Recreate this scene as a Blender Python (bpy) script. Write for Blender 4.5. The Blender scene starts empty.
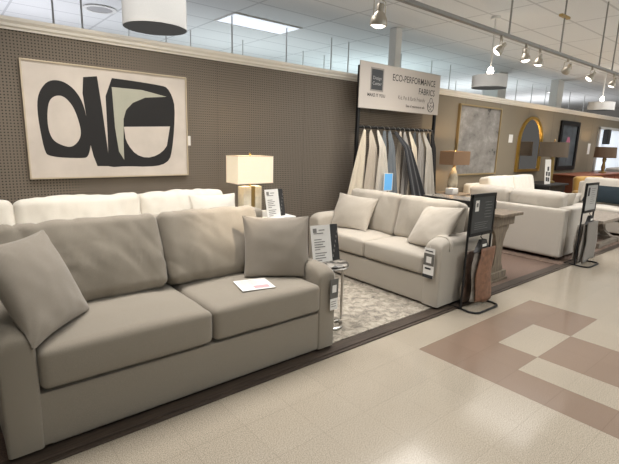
import bpy, bmesh, math, random
from mathutils import Vector, Matrix, noise
random.seed(7)
PI = math.pi
ZC = 3.25   # ceiling height
SC = bpy.context.scene
COL = SC.collection

# ------------------------------------------------------------------ helpers
def mat(name, color, rough=.8, metal=0., spec=.5, emit=None, estr=0., noise_amt=0., noise_scale=60., bump=0., bump_scale=200., sheen=0., trans=0., stretch=None):
    m = bpy.data.materials.new(name); m.use_nodes = True
    nt = m.node_tree; b = nt.nodes['Principled BSDF']
    c = (color[0], color[1], color[2], 1)
    b.inputs['Base Color'].default_value = c
    b.inputs['Roughness'].default_value = rough
    b.inputs['Metallic'].default_value = metal
    b.inputs['Specular IOR Level'].default_value = spec
    if sheen: b.inputs['Sheen Weight'].default_value = sheen
    if emit:
        b.inputs['Emission Color'].default_value = (*emit, 1); b.inputs['Emission Strength'].default_value = estr
    if noise_amt or bump:
        tc = nt.nodes.new('ShaderNodeTexCoord')
        src = tc.outputs['Object']
        if stretch:
            mp = nt.nodes.new('ShaderNodeMapping'); mp.inputs['Scale'].default_value = stretch
            nt.links.new(src, mp.inputs['Vector']); src = mp.outputs['Vector']
    if noise_amt:
        n = nt.nodes.new('ShaderNodeTexNoise'); n.inputs['Scale'].default_value = noise_scale; n.inputs['Detail'].default_value = 4
        r = nt.nodes.new('ShaderNodeValToRGB')
        r.color_ramp.elements[0].position = .3; r.color_ramp.elements[1].position = .7
        r.color_ramp.elements[0].color = (*[max(0, x*(1-noise_amt)) for x in color], 1)
        r.color_ramp.elements[1].color = (*[min(1, x*(1+noise_amt)) for x in color], 1)
        nt.links.new(src, n.inputs['Vector']); nt.links.new(n.outputs['Fac'], r.inputs['Fac'])
        nt.links.new(r.outputs['Color'], b.inputs['Base Color'])
    if bump:
        n2 = nt.nodes.new('ShaderNodeTexNoise'); n2.inputs['Scale'].default_value = bump_scale; n2.inputs['Detail'].default_value = 3
        bp = nt.nodes.new('ShaderNodeBump'); bp.inputs['Strength'].default_value = bump; bp.inputs['Distance'].default_value = .003
        nt.links.new(src, n2.inputs['Vector']); nt.links.new(n2.outputs['Fac'], bp.inputs['Height'])
        nt.links.new(bp.outputs['Normal'], b.inputs['Normal'])
    return m

def nodes_of(m): return m.node_tree.nodes, m.node_tree.links, m.node_tree.nodes['Principled BSDF']

def obj(name, bm, m, parent=None, smooth=True, angle=40):
    me = bpy.data.meshes.new(name)
    bmesh.ops.recalc_face_normals(bm, faces=bm.faces[:])
    bm.to_mesh(me); bm.free()
    for x in (m if isinstance(m, (list, tuple)) else [m]): me.materials.append(x)
    if smooth and len(me.polygons):
        me.polygons.foreach_set('use_smooth', [True]*len(me.polygons))
        try: me.set_sharp_from_angle(angle=math.radians(angle))
        except Exception: pass
    o = bpy.data.objects.new(name, me); COL.objects.link(o)
    if parent: o.parent = parent
    return o

def tag(o, label, cat, group=None, kind=None):
    o['label'] = label; o['category'] = cat
    if group: o['group'] = group
    if kind: o['kind'] = kind
    return o
def thing(name, label, cat, loc=(0, 0, 0), rotz=0, group=None):
    o = bpy.data.objects.new(name, None); COL.objects.link(o); o.empty_display_size = .1
    o.location = loc; o.rotation_euler = (0, 0, rotz)
    return tag(o, label, cat, group)
def struct(name, bm, m, parent=None, **k):
    o = obj(name, bm, m, parent, **k)
    if not parent: o['kind'] = 'structure'
    return o
def plabel(o, t): o['label'] = t; return o

def BM(): return bmesh.new()
def merge(bm, tmp, M=None, mi=0):
    if M is not None: bmesh.ops.transform(tmp, matrix=M, verts=tmp.verts[:])
    vs = {v: bm.verts.new(v.co) for v in tmp.verts}
    for f in tmp.faces:
        try:
            nf = bm.faces.new([vs[v] for v in f.verts]); nf.material_index = mi
        except ValueError: pass
    tmp.free(); return bm
def box(bm, x0, x1, y0, y1, z0, z1, bev=0., mi=0, M=None, seg=2):
    t = bmesh.new()
    bmesh.ops.create_cube(t, size=1)
    for v in t.verts:
        v.co = Vector((x0 if v.co.x < 0 else x1, y0 if v.co.y < 0 else y1, z0 if v.co.z < 0 else z1))
    if bev: bmesh.ops.bevel(t, geom=t.edges[:], offset=bev, segments=seg, profile=.5, affect='EDGES')
    return merge(bm, t, M, mi)
def bx(*a, **k): return box(BM(), *a, **k)
def tube(bm, pts, r, n=8, mi=0, closed=False):
    pts = [Vector(p) for p in pts]; rings = []
    N = len(pts)
    for i, p in enumerate(pts):
        a = pts[(i-1) % N] if (i > 0 or closed) else p; b = pts[(i+1) % N] if (i < N-1 or closed) else p
        d = (b-a)
        d = d.normalized() if d.length > 1e-9 else Vector((0, 0, 1))
        up = Vector((0, 0, 1)) if abs(d.z) < .95 else Vector((0, 1, 0))
        u = d.cross(up).normalized(); w = d.cross(u).normalized()
        rr = r[i] if isinstance(r, (list, tuple)) else r
        rings.append([bm.verts.new(p + (u*math.cos(2*PI*k/n) + w*math.sin(2*PI*k/n))*rr) for k in range(n)])
    for i in range(N if closed else N-1):
        A, B = rings[i], rings[(i+1) % N]
        for k in range(n):
            f = bm.faces.new((A[k], A[(k+1) % n], B[(k+1) % n], B[k])); f.material_index = mi
    if not closed:
        for R in (rings[0], rings[-1]):
            f = bm.faces.new(R); f.material_index = mi
    return bm
def lathe(bm, prof, n=24, c=(0, 0, 0), mi=0, M=None):
    t = bmesh.new(); rings = []
    for r, z in prof:
        rings.append([t.verts.new((r*math.cos(2*PI*k/n), r*math.sin(2*PI*k/n), z)) for k in range(n)] if r > 1e-6 else [t.verts.new((0, 0, z))])
    for A, B in zip(rings, rings[1:]):
        for k in range(n):
            q = [A[k % len(A)], A[(k+1) % len(A)], B[(k+1) % len(B)], B[k % len(B)]]
            q = list(dict.fromkeys(q))
            if len(q) > 2: t.faces.new(q)
    for R in (rings[0], rings[-1]):
        if len(R) > 2: t.faces.new(R)
    MM = Matrix.Translation(c) if M is None else M
    return merge(bm, t, MM, mi)
def prism(bm, poly, axis, a0, a1, mi=0, bev=0., M=None):
    """poly of 2-tuples in the plane across axis, extruded a0..a1."""
    t = bmesh.new()
    def P(p, a):
        return Vector((a, p[0], p[1])) if axis == 'x' else Vector((p[0], a, p[1])) if axis == 'y' else Vector((p[0], p[1], a))
    A = [t.verts.new(P(p, a0)) for p in poly]; B = [t.verts.new(P(p, a1)) for p in poly]
    n = len(poly)
    ends = [t.faces.new(A), t.faces.new(B)]
    for i in range(n): t.faces.new((A[i], A[(i+1) % n], B[(i+1) % n], B[i]))
    if bev:
        es = list({e for f in ends for e in f.edges})
        bmesh.ops.bevel(t, geom=es, offset=bev, segments=3, profile=.5, affect='EDGES')
    return merge(bm, t, M, mi)
def chaikin(p, it=2):
    for _ in range(it):
        q = []
        for i in range(len(p)):
            a, b = p[i], p[(i+1) % len(p)]
            q += [(a[0]*.75+b[0]*.25, a[1]*.75+b[1]*.25), (a[0]*.25+b[0]*.75, a[1]*.25+b[1]*.75)]
        p = q
    return p
def flat_poly(bm, pts, y, mi=0):
    """flat polygon in the XZ plane facing -Y."""
    from mathutils.geometry import tessellate_polygon
    vs = [Vector((p[0], y, p[1])) for p in pts]
    bv = [bm.verts.new(v) for v in vs]
    for t in tessellate_polygon([vs]):
        try:
            f = bm.faces.new([bv[i] for i in t]); f.material_index = mi
        except ValueError: pass
def obj_raw(name, bm, m, parent=None):
    me = bpy.data.meshes.new(name); bm.to_mesh(me); bm.free()
    for x in (m if isinstance(m, (list, tuple)) else [m]): me.materials.append(x)
    o = bpy.data.objects.new(name, me); COL.objects.link(o)
    if parent: o.parent = parent
    return o

def soft(sx, sy, sz, r, bulge=(0, 0, 0), n=22, wr=0., wf=5., seed=0., sag=0., wdir=(1, 1, 1), crown=0., crease=0.):
    """rounded soft box centred at the origin; bulge pushes each face pair out; wr wrinkles."""
    t = bmesh.new(); vs = {}
    hx, hy, hz = sx/2, sy/2, sz/2
    def g(i):  # denser towards the edges
        u = -1 + 2*i/n
        return math.copysign(1-(1-abs(u))**1.35, u)
    def put(i, j, k):
        key = (i, j, k)
        if key in vs: return vs[key]
        p = Vector((g(i)*hx, g(j)*hy, g(k)*hz))
        rr = min(r, hx, hy, hz)
        q = Vector((max(-hx+rr, min(hx-rr, p.x)), max(-hy+rr, min(hy-rr, p.y)), max(-hz+rr, min(hz-rr, p.z))))
        d = p-q
        if d.length > 1e-9: p = q + d.normalized()*rr
        u, v, w = p.x/hx, p.y/hy, p.z/hz
        fx, fy, fz = 1-u*u, 1-v*v, 1-w*w
        o = Vector((u*bulge[0]*fy*fz, v*bulge[1]*fx*fz, w*bulge[2]*fx*fy))
        if crown: o.z += crown*fx*max(0, w)
        if sag: o.z -= sag*fx*fy
        if wr:
            s = Vector((p.x*wdir[0], p.y*wdir[1], p.z*wdir[2]))*wf + Vector((seed*7.3, seed*3.1, seed*1.7))
            a = noise.noise(s)*.65 + noise.noise(s*2.3)*.35
            nrm = Vector((u**5, v**5, w**5))
            if nrm.length > 1e-6:
                if crease:
                    ca, sa = .80, .60
                    q1, q2 = p.x*ca+p.z*sa, -p.x*sa+p.z*ca
                    rv = 1-abs(noise.noise(Vector((q1*9+seed*3.3, seed*1.9, q2*2.2))))*3.2
                    msk = max(0, noise.noise(Vector((p.x*3+seed, 4.4, p.z*3+seed*2)))+.30)
                    a = a - (crease/wr)*max(0, rv)**2*msk
                o += nrm.normalized()*wr*a
        vs[key] = t.verts.new(p+o); return vs[key]
    for a in range(n):
        for b in range(n):
            for k in (0, n):
                for q in ([(a, b, k), (a+1, b, k), (a+1, b+1, k), (a, b+1, k)], [(a, k, b), (a+1, k, b), (a+1, k, b+1), (a, k, b+1)], [(k, a, b), (k, a+1, b), (k, a+1, b+1), (k, a, b+1)]):
                    t.faces.new([put(*x) for x in q])
    return t
def at(bm, loc, rx=0, ry=0, rz=0):
    M = Matrix.Translation(loc) @ Matrix.Rotation(rz, 4, 'Z') @ Matrix.Rotation(rx, 4, 'X') @ Matrix.Rotation(ry, 4, 'Y')
    bmesh.ops.transform(bm, matrix=M, verts=bm.verts[:]); return bm
def pillow_bm(w, h, t, seed=0, n=28, wr=.012):
    b = bmesh.new(); grid = {}
    for side in (-1, 1):
        for i in range(n+1):
            for j in range(n+1):
                edge = i in (0, n) or j in (0, n)
                key = (0 if edge else side, i, j)
                if key in grid: continue
                u, v = -1+2*i/n, -1+2*j/n
                u = math.sin(u*PI/2); v = math.sin(v*PI/2)
                x = w/2*u*(1-.075*(1-v*v)); z = h/2*v*(1-.075*(1-u*u))
                y = side*t/2*max(0, (1-u*u)*(1-v*v))**.42
                s = Vector((x*6+seed*9.1, side*2.3+seed, z*6))
                y += (noise.noise(s)*.7+noise.noise(s*2.2)*.5)*wr*(0 if edge else 1)*(1-max(abs(u), abs(v))**8)
                # crease rays near the corners
                cr = (abs(u)*abs(v))**2
                y += side*cr*.008*math.sin(14*math.atan2(1-abs(u)+.02, 1-abs(v)+.02)+seed) * (0 if edge else 1)
                grid[key] = b.verts.new((x, y, z))
    G = lambda s, i, j: grid[(0 if (i in (0, n) or j in (0, n)) else s, i, j)]
    for s in (-1, 1):
        for i in range(n):
            for j in range(n):
                b.faces.new([G(s, i, j), G(s, i+1, j), G(s, i+1, j+1), G(s, i, j+1)])
    return b
def frame_matrix(c, xdir, zdir):
    x = Vector(xdir).normalized(); z = Vector(zdir); z = (z - x*z.dot(x)).normalized(); y = z.cross(x)
    M = Matrix((x, y, z)).transposed().to_4x4(); M.translation = Vector(c); return M
def pillow(label, m, c, xdir, zdir, w, h, t, seed, group=None):
    o = obj('throw_pillow', pillow_bm(w, h, t, seed), m)
    o.matrix_world = frame_matrix(c, xdir, zdir)
    return tag(o, label, 'pillow', group)
def text_bm(s, size, sx=1., align='LEFT', bold=0.):
    """text as flat mesh in XZ facing -Y, origin at the baseline."""
    cu = bpy.data.curves.new('lettering', 'FONT'); cu.body = s; cu.size = size; cu.align_x = align; cu.offset = bold; cu.resolution_u = 3
    o = bpy.data.objects.new('lettering_tmp', cu); COL.objects.link(o)
    dg = bpy.context.evaluated_depsgraph_get(); dg.update()
    me = bpy.data.meshes.new_from_object(o.evaluated_get(dg))
    bm = bmesh.new(); bm.from_mesh(me)
    bpy.data.objects.remove(o); bpy.data.curves.remove(cu); bpy.data.meshes.remove(me)
    bmesh.ops.transform(bm, matrix=Matrix.Rotation(PI/2, 4, 'X') @ Matrix.Diagonal((sx, 1, 1, 1)), verts=bm.verts[:])
    return bm
def add_text(bm, s, size, x, y, z, sx=1., align='LEFT', mi=0, bold=0.):
    return merge(bm, text_bm(s, size, sx, align, bold), Matrix.Translation((x, y, z)), mi)

# ------------------------------------------------------------------ materials
GREIGE = mat('greige upholstery', (.285, .25, .203), .92, noise_amt=.10, noise_scale=330, bump=.5, bump_scale=700, sheen=.25, spec=.2)
GREIGE2 = mat('pale greige upholstery', (.44, .40, .345), .92, noise_amt=.08, noise_scale=330, bump=.5, bump_scale=700, sheen=.25, spec=.2)
WHITE_FAB = mat('white upholstery', (.73, .695, .63), .9, noise_amt=.03, noise_scale=200, bump=.35, bump_scale=500, sheen=.3, spec=.2)
CREAM_FAB = mat('cream upholstery', (.57, .53, .475), .9, noise_amt=.06, noise_scale=240, bump=.4, bump_scale=500, sheen=.3, spec=.2)
PILLOW_FAB = mat('taupe pillow fabric', (.285, .25, .208), .92, noise_amt=.08, noise_scale=300, bump=.4, bump_scale=600, sheen=.3, spec=.2)
PILLOW_FAB2 = mat('light taupe pillow fabric', (.47, .425, .365), .92, noise_amt=.07, noise_scale=300, bump=.4, bump_scale=600, sheen=.3, spec=.2)
TEAL = mat('dark teal fabric', (.012, .024, .034), .9, noise_amt=.1, noise_scale=200, bump=.3)
MUSTARD = mat('mustard velvet', (.42, .24, .05), .8, noise_amt=.12, noise_scale=120, bump=.3, sheen=.4)
RUST = mat('rust red wood', (.20, .062, .03), .45, noise_amt=.25, noise_scale=12, stretch=(1, 8, 8))
BLACK = mat('black metal', (.012, .012, .013), .45, metal=.3)
DARK = mat('black plastic', (.02, .02, .022), .55)
CHROME = mat('brushed nickel', (.62, .60, .57), .28, metal=1.)
GREYMETAL = mat('grey track metal', (.30, .29, .275), .4, metal=.6)
BRASS = mat('aged brass', (.42, .30, .13), .4, metal=1.)
GOLD = mat('gold mirror frame', (.62, .40, .10), .35, metal=.9)
PAPER = mat('white paper', (.80, .785, .76), .7)
INK = mat('dark ink', (.035, .035, .04), .7)
INKGREY = mat('grey ink', (.22, .21, .20), .8)
PINKINK = mat('pink ink', (.62, .30, .34), .8)
TAGGREY = mat('grey tag print', (.13, .125, .115), .7)
WHITE = mat('white paint', (.78, .77, .74), .6)
ROD = mat('pale rod paint', (.60, .60, .585), .55)
FOOT_DARK = mat('dark furniture foot', (.02, .016, .012), .7)  # plain near-black colour of the sofa feet
ALABASTER = mat('alabaster stone', (.74, .68, .56), .35, noise_amt=.14, noise_scale=14)
AMBER = mat('smoky amber glass', (.50, .46, .36), .15, noise_amt=.3, noise_scale=10)
WEATHER = mat('weathered grey oak', (.215, .17, .125), .65, noise_amt=.28, noise_scale=9, bump=.3, bump_scale=60, stretch=(6, 1, 1))
WEATHER2 = mat('grey oak table', (.235, .20, .165), .55, noise_amt=.25, noise_scale=9, stretch=(1, 6, 6))
LEATHER = mat('brown leather', (.22, .105, .06), .5, noise_amt=.3, noise_scale=25, bump=.4, bump_scale=120)
LEATHER2 = mat('grey leather', (.27, .24, .21), .55, noise_amt=.25, noise_scale=25, bump=.4, bump_scale=120)
LEATHER3 = mat('dark brown leather', (.085, .05, .035), .5, noise_amt=.3, noise_scale=25, bump=.3)

def shade_mat(name, col, estr, ecol, weave=120):
    m = mat(name, col, .85, emit=ecol, estr=estr, noise_amt=.06, noise_scale=weave)
    return m
SHADE_LIT = shade_mat('lit ivory linen shade', (.78, .72, .60), .36, (1, .80, .54))
SHADE_BROWN = shade_mat('brown linen shade', (.20, .125, .075), .05, (1, .55, .28))
SHADE_DARK = shade_mat('dark striated shade', (.105, .085, .066), .02, (1, .6, .3))
SHADE_WHITE = mat('white drum fabric', (.50, .50, .495), .8, noise_amt=.03, noise_scale=150, emit=(1, .96, .92), estr=.03)
BULB = mat('glowing bulb', (1, 1, 1), .4, emit=(1, .93, .80), estr=14)
GLOWLENS = mat('spotlight lens', (1, 1, 1), .4, emit=(1, .93, .82), estr=5)
DIFFUSER = mat('lamp diffuser', (.9, .88, .84), .5, emit=(1, .93, .82), estr=.2)

# --- floor: speckled vinyl tiles, brown accent tiles by face material
def vinyl(name, col, spread):
    m = mat(name, col, .16, spec=.5)
    m.node_tree.nodes['Principled BSDF'].inputs['Coat Weight'].default_value = .6; m.node_tree.nodes['Principled BSDF'].inputs['Coat Roughness'].default_value = .11
    N, L, b = nodes_of(m)
    tc = N.new('ShaderNodeTexCoord')
    vo = N.new('ShaderNodeTexNoise'); vo.inputs['Scale'].default_value = 170; vo.inputs['Detail'].default_value = 5; vo.inputs['Roughness'].default_value = .75
    L.new(tc.outputs['Object'], vo.inputs['Vector'])
    rp = N.new('ShaderNodeValToRGB'); e = rp.color_ramp.elements
    e[0].position = .40; e[0].color = (*[x*(1-spread) for x in col], 1)
    e[1].position = .58; e[1].color = (*[min(1, x*(1+spread*.5)) for x in col], 1)
    L.new(vo.outputs['Fac'], rp.inputs['Fac'])
    # tile joints and tone per tile (0.305 m grid through x 2.66, y 1.85)
    mp = N.new('ShaderNodeMapping'); mp.inputs['Location'].default_value = (-2.66/.305+40, -1.85/.305+40, 0); mp.inputs['Scale'].default_value = (1/.305, 1/.305, 0)
    L.new(tc.outputs['Object'], mp.inputs['Vector'])
    fl = N.new('ShaderNodeVectorMath'); fl.operation = 'FLOOR'; L.new(mp.outputs['Vector'], fl.inputs[0])
    wn = N.new('ShaderNodeTexWhiteNoise'); wn.noise_dimensions = '2D'; L.new(fl.outputs['Vector'], wn.inputs['Vector'])
    fr = N.new('ShaderNodeVectorMath'); fr.operation = 'FRACTION'; L.new(mp.outputs['Vector'], fr.inputs[0])
    sp = N.new('ShaderNodeSeparateXYZ'); L.new(fr.outputs['Vector'], sp.inputs[0])
    def near(sock):
        a = N.new('ShaderNodeMath'); a.operation = 'SUBTRACT'; L.new(sock, a.inputs[0]); a.inputs[1].default_value = .5
        c = N.new('ShaderNodeMath'); c.operation = 'ABSOLUTE'; L.new(a.outputs[0], c.inputs[0])
        d = N.new('ShaderNodeMath'); d.operation = 'GREATER_THAN'; L.new(c.outputs[0], d.inputs[0]); d.inputs[1].default_value = .496
        return d.outputs[0]
    mx = N.new('ShaderNodeMath'); mx.operation = 'MAXIMUM'; L.new(near(sp.outputs[0]), mx.inputs[0]); L.new(near(sp.outputs[1]), mx.inputs[1])
    mr = N.new('ShaderNodeMapRange'); L.new(wn.outputs['Value'], mr.inputs[0]); mr.inputs[3].default_value = .975; mr.inputs[4].default_value = 1.02
    hs = N.new('ShaderNodeHueSaturation'); L.new(rp.outputs['Color'], hs.inputs['Color']); L.new(mr.outputs[0], hs.inputs['Value'])
    mixn = N.new('ShaderNodeMix'); mixn.data_type = 'RGBA'
    ml = N.new('ShaderNodeMath'); ml.operation = 'MULTIPLY'; L.new(mx.outputs[0], ml.inputs[0]); ml.inputs[1].default_value = .38
    L.new(ml.outputs[0], mixn.inputs['Factor']); L.new(hs.outputs['Color'], mixn.inputs['A']); mixn.inputs['B'].default_value = (*[x*.35 for x in col], 1)
    L.new(mixn.outputs['Result'], b.inputs['Base Color'])
    # slight waviness of the waxed surface
    wv = N.new('ShaderNodeTexNoise'); wv.inputs['Scale'].default_value = 9; wv.inputs['Detail'].default_value = 3; L.new(tc.outputs['Object'], wv.inputs['Vector'])
    bp = N.new('ShaderNodeBump'); bp.inputs['Strength'].default_value = .03; bp.inputs['Distance'].default_value = .01
    L.new(wv.outputs['Fac'], bp.inputs['Height']); L.new(bp.outputs['Normal'], b.inputs['Normal'])
    return m
VINYL = vinyl('speckled cream vinyl', (.43, .375, .30), .42)
VINYL_B = vinyl('tan brown vinyl', (.25, .178, .135), .14)
T = .305
X0, Y0 = 2.66, 1.85
def is_brown(i, j):   # i along the aisle, j away from the furniture
    i = i % 15 if i >= 0 else -1
    if not (0 <= i <= 5 and 0 <= j <= 9): return False
    if j == 0 or j == 9: return True
    if j == 1: return i in (0, 1, 4, 5)
    if j in (2, 3): return i in (0, 2, 3)
    if j in (4, 5): return i in (0, 1, 4, 5)
    if j in (6, 7): return i in (0, 2, 3)
    return i in (0, 1, 4, 5)
fb = BM(); vcache = {}
def fv(i, j):
    if (i, j) not in vcache: vcache[(i, j)] = fb.verts.new((X0+i*T, Y0-j*T, 0))
    return vcache[(i, j)]
for i in range(-18, 52):
    for j in range(-1, 19):
        f = fb.faces.new((fv(i, j), fv(i+1, j), fv(i+1, j+1), fv(i, j+1))); f.normal_update()
        f.material_index = 1 if is_brown(i, j) else 0
struct('floor', fb, [VINYL, VINYL_B], smooth=False)

CARPET = mat('brown display carpet', (.165, .112, .088), .95, noise_amt=.3, noise_scale=90, bump=.4, bump_scale=300)
struct('floor_display', bx(-3, 18.5, 2.155, 12, -.06, 0), CARPET, smooth=False)
TRIM = mat('dark wood edging', (.055, .038, .027), .7, noise_amt=.3, noise_scale=20, stretch=(.3, 4, 4))
tb = bx(-3, 18.5, 2.150, 2.178, 0, .010, bev=.003); box(tb, -3, 18.5, 2.180, 2.222, 0, .016, bev=.004); box(tb, -3, 18.5, 2.2225, 2.29, 0, .009, bev=.003)  # last strip added to darken the band at the sofa front
struct('trim_1', tb, TRIM, smooth=False)

# --- back wall: pegboard half, plain panel half
YW = 4.55
def peg_mat():
    m = mat('taupe pegboard', (.155, .124, .094), .75)
    N, L, b = nodes_of(m)
    tc = N.new('ShaderNodeTexCoord'); mp = N.new('ShaderNodeMapping'); mp.inputs['Scale'].default_value = (1/.0254, 0, 1/.0254); L.new(tc.outputs['Object'], mp.inputs['Vector'])
    fr = N.new('ShaderNodeVectorMath'); fr.operation = 'FRACTION'; L.new(mp.outputs['Vector'], fr.inputs[0])
    ds = N.new('ShaderNodeVectorMath'); ds.operation = 'DISTANCE'; L.new(fr.outputs['Vector'], ds.inputs[0]); ds.inputs[1].default_value = (.5, 0, .5)
    lt = N.new('ShaderNodeMath'); lt.operation = 'LESS_THAN'; L.new(ds.outputs['Value'], lt.inputs[0]); lt.inputs[1].default_value = .23
    sx = N.new('ShaderNodeSeparateXYZ'); L.new(tc.outputs['Object'], sx.inputs[0])
    dv = N.new('ShaderNodeMath'); dv.operation = 'DIVIDE'; L.new(sx.outputs[0], dv.inputs[0]); dv.inputs[1].default_value = 1.22
    fx = N.new('ShaderNodeMath'); fx.operation = 'FRACT'; L.new(dv.outputs[0], fx.inputs[0])
    sm = N.new('ShaderNodeMath'); sm.operation = 'LESS_THAN'; L.new(fx.outputs[0], sm.inputs[0]); sm.inputs[1].default_value = .006
    mxx = N.new('ShaderNodeMath'); mxx.operation = 'MAXIMUM'; L.new(lt.outputs[0], mxx.inputs[0])
    h = N.new('ShaderNodeMath'); h.operation = 'MULTIPLY'; L.new(sm.outputs[0], h.inputs[0]); h.inputs[1].default_value = .35; L.new(h.outputs[0], mxx.inputs[1])
    mi = N.new('ShaderNodeMix'); mi.data_type = 'RGBA'; L.new(mxx.outputs[0], mi.inputs['Factor'])
    mi.inputs['A'].default_value = (.175, .146, .116, 1); mi.inputs['B'].default_value = (.03, .024, .018, 1)
    L.new(mi.outputs['Result'], b.inputs['Base Color'])
    return m
def panel_mat():
    m = mat('taupe wall panels', (.225, .19, .14), .75)
    N, L, b = nodes_of(m)
    tc = N.new('ShaderNodeTexCoord'); sx = N.new('ShaderNodeSeparateXYZ'); L.new(tc.outputs['Object'], sx.inputs[0])
    dv = N.new('ShaderNodeMath'); dv.operation = 'DIVIDE'; L.new(sx.outputs[0], dv.inputs[0]); dv.inputs[1].default_value = 1.22
    fx = N.new('ShaderNodeMath'); fx.operation = 'FRACT'; L.new(dv.outputs[0], fx.inputs[0])
    sm = N.new('ShaderNodeMath'); sm.operation = 'LESS_THAN'; L.new(fx.outputs[0], sm.inputs[0]); sm.inputs[1].default_value = .02
    h = N.new('ShaderNodeMath'); h.operation = 'MULTIPLY'; L.new(sm.outputs[0], h.inputs[0]); h.inputs[1].default_value = .3
    mi = N.new('ShaderNodeMix'); mi.data_type = 'RGBA'; L.new(h.outputs[0], mi.inputs['Factor'])
    mi.inputs['A'].default_value = (.225, .19, .14, 1); mi.inputs['B'].default_value = (.08, .06, .05, 1)
    L.new(mi.outputs['Result'], b.inputs['Base Color'])
    return m
struct('wall_back', bx(-3, 6.1, YW, YW+.12, 0, 2.345), peg_mat(), smooth=False)
struct('wall_right', bx(6.1, 18.5, YW, YW+.12, 0, 2.345), panel_mat(), smooth=False)
CORN = mat('cream cornice paint', (.82, .785, .72), .55)
cb = BM()
prism(cb, [(YW+.14, 2.33), (YW-.012, 2.33), (YW-.016, 2.345), (YW-.03, 2.355), (YW-.034, 2.375), (YW-.05, 2.395), (YW-.055, 2.42), (YW+.14, 2.42)], 'x', -3, 18.5)
struct('trim_2', cb, CORN, smooth=False)
PALE = mat('pale wall paint', (.50, .47, .42), .8, noise_amt=.05, noise_scale=3)
struct('wall_front', bx(-3.1, 22, -5.62, -5.5, 0, ZC), PALE, smooth=False)
struct('wall_left', bx(-3.12, -3.0, -5.5, 12, 0, ZC), PALE, smooth=False)
struct('floor_far', bx(-3, 18.5, -5.5, Y0-18*T, -.06, 0), VINYL, smooth=False)

# --- ceiling: lay-in tiles on a T-bar grid
def ceil_mat():
    base = (.74, .74, .735)
    m = mat('ceiling tile', base, .9)
    N, L, b = nodes_of(m)
    tc = N.new('ShaderNodeTexCoord'); sx = N.new('ShaderNodeSeparateXYZ'); L.new(tc.outputs['Object'], sx.inputs[0])
    def line(sock, per, off, wd):
        a = N.new('ShaderNodeMath'); a.operation = 'ADD'; L.new(sock, a.inputs[0]); a.inputs[1].default_value = off
        d = N.new('ShaderNodeMath'); d.operation = 'DIVIDE'; L.new(a.outputs[0], d.inputs[0]); d.inputs[1].default_value = per
        f = N.new('ShaderNodeMath'); f.operation = 'FRACT'; L.new(d.outputs[0], f.inputs[0])
        c = N.new('ShaderNodeMath'); c.operation = 'LESS_THAN'; L.new(f.outputs[0], c.inputs[0]); c.inputs[1].default_value = wd/per
        return c.outputs[0]
    mx = N.new('ShaderNodeMath'); mx.operation = 'MAXIMUM'
    L.new(line(sx.outputs[0], 1.22, 100*1.22-3.44, .03), mx.inputs[0]); L.new(line(sx.outputs[1], .61, 100*.61-5.87, .03), mx.inputs[1])
    n = N.new('ShaderNodeTexNoise'); n.inputs['Scale'].default_value = 60; n.inputs['Detail'].default_value = 5; L.new(tc.outputs['Object'], n.inputs['Vector'])
    r = N.new('ShaderNodeValToRGB'); r.color_ramp.elements[0].color = (*[x*.9 for x in base], 1); r.color_ramp.elements[1].color = (*[x*1.08 for x in base], 1)
    L.new(n.outputs['Fac'], r.inputs['Fac'])
    h = N.new('ShaderNodeMath'); h.operation = 'MULTIPLY'; L.new(mx.outputs[0], h.inputs[0]); h.inputs[1].default_value = .5
    mi = N.new('ShaderNodeMix'); mi.data_type = 'RGBA'; L.new(h.outputs[0], mi.inputs['Factor'])
    L.new(r.outputs['Color'], mi.inputs['A']); mi.inputs['B'].default_value = (.36, .36, .365, 1)
    L.new(mi.outputs['Result'], b.inputs['Base Color'])
    return m
struct('ceiling', bx(-3, 22, -5.5, 12, ZC, ZC+.1), ceil_mat(), smooth=False)

# --- troffers set in the ceiling
TROFF = mat('troffer lens', (.9, .93, .98), .5, emit=(.80, .86, 1), estr=.62, noise_amt=.0)
def troffer(x, y, label, first=[None]):
    t = thing('ceiling_light', label, 'ceiling light', (x, y, ZC-.02), 0, 'recessed ceiling light panels')
    fr = BM()
    for a in ((-.61, .61, -.305, -.285), (-.61, .61, .285, .305), (-.61, -.59, -.285, .285), (.59, .61, -.285, .285)): box(fr, *a, 0, .03)
    obj('frame', fr, WHITE, t, smooth=False)
    obj('diffuser', bx(-.59, .59, -.285, .285, .012, .03), TROFF, t, smooth=False)
troffer(4.05, 6.175, 'bluish white ceiling light panel above the pegboard wall beside the large drum pendant')
# round recessed fixtures
def round_fix(x, y, m, label):
    t = thing('recessed_downlight', label, 'ceiling fixture', (x, y, ZC-.02))
    obj('ring', lathe(BM(), [(.20, .02), (.22, .0), (.17, -.004), (.165, .02)], 32), WHITE, t)
    obj('lens', lathe(BM(), [(.165, .004), (.165, .02)], 32), m, t)
round_fix(2.0, 7.1, mat('grey speaker grille', (.38, .37, .37), .7), 'round grey fixture in the ceiling left of the large drum pendant')
round_fix(15.2, 6.4, mat('bright disc', (1, 1, 1), .5, emit=(1, 1, 1), estr=2.2), 'bright round downlight low above the far cornice')

# --- structural columns behind the wall
def pillar(name, x0, x1, y0, y1):
    b = bx(x0, x1, y0, y1, 0, ZC, bev=.01); o = struct(name, b, WHITE, smooth=False); return o
pillar('pillar', 5.62, 5.76, 4.78, 4.92)
pillar('pillar.001', 10.5, 10.9, 5.7, 6.1)
pillar('pillar.002', 12.6, 12.95, 5.2, 5.4)

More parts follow.
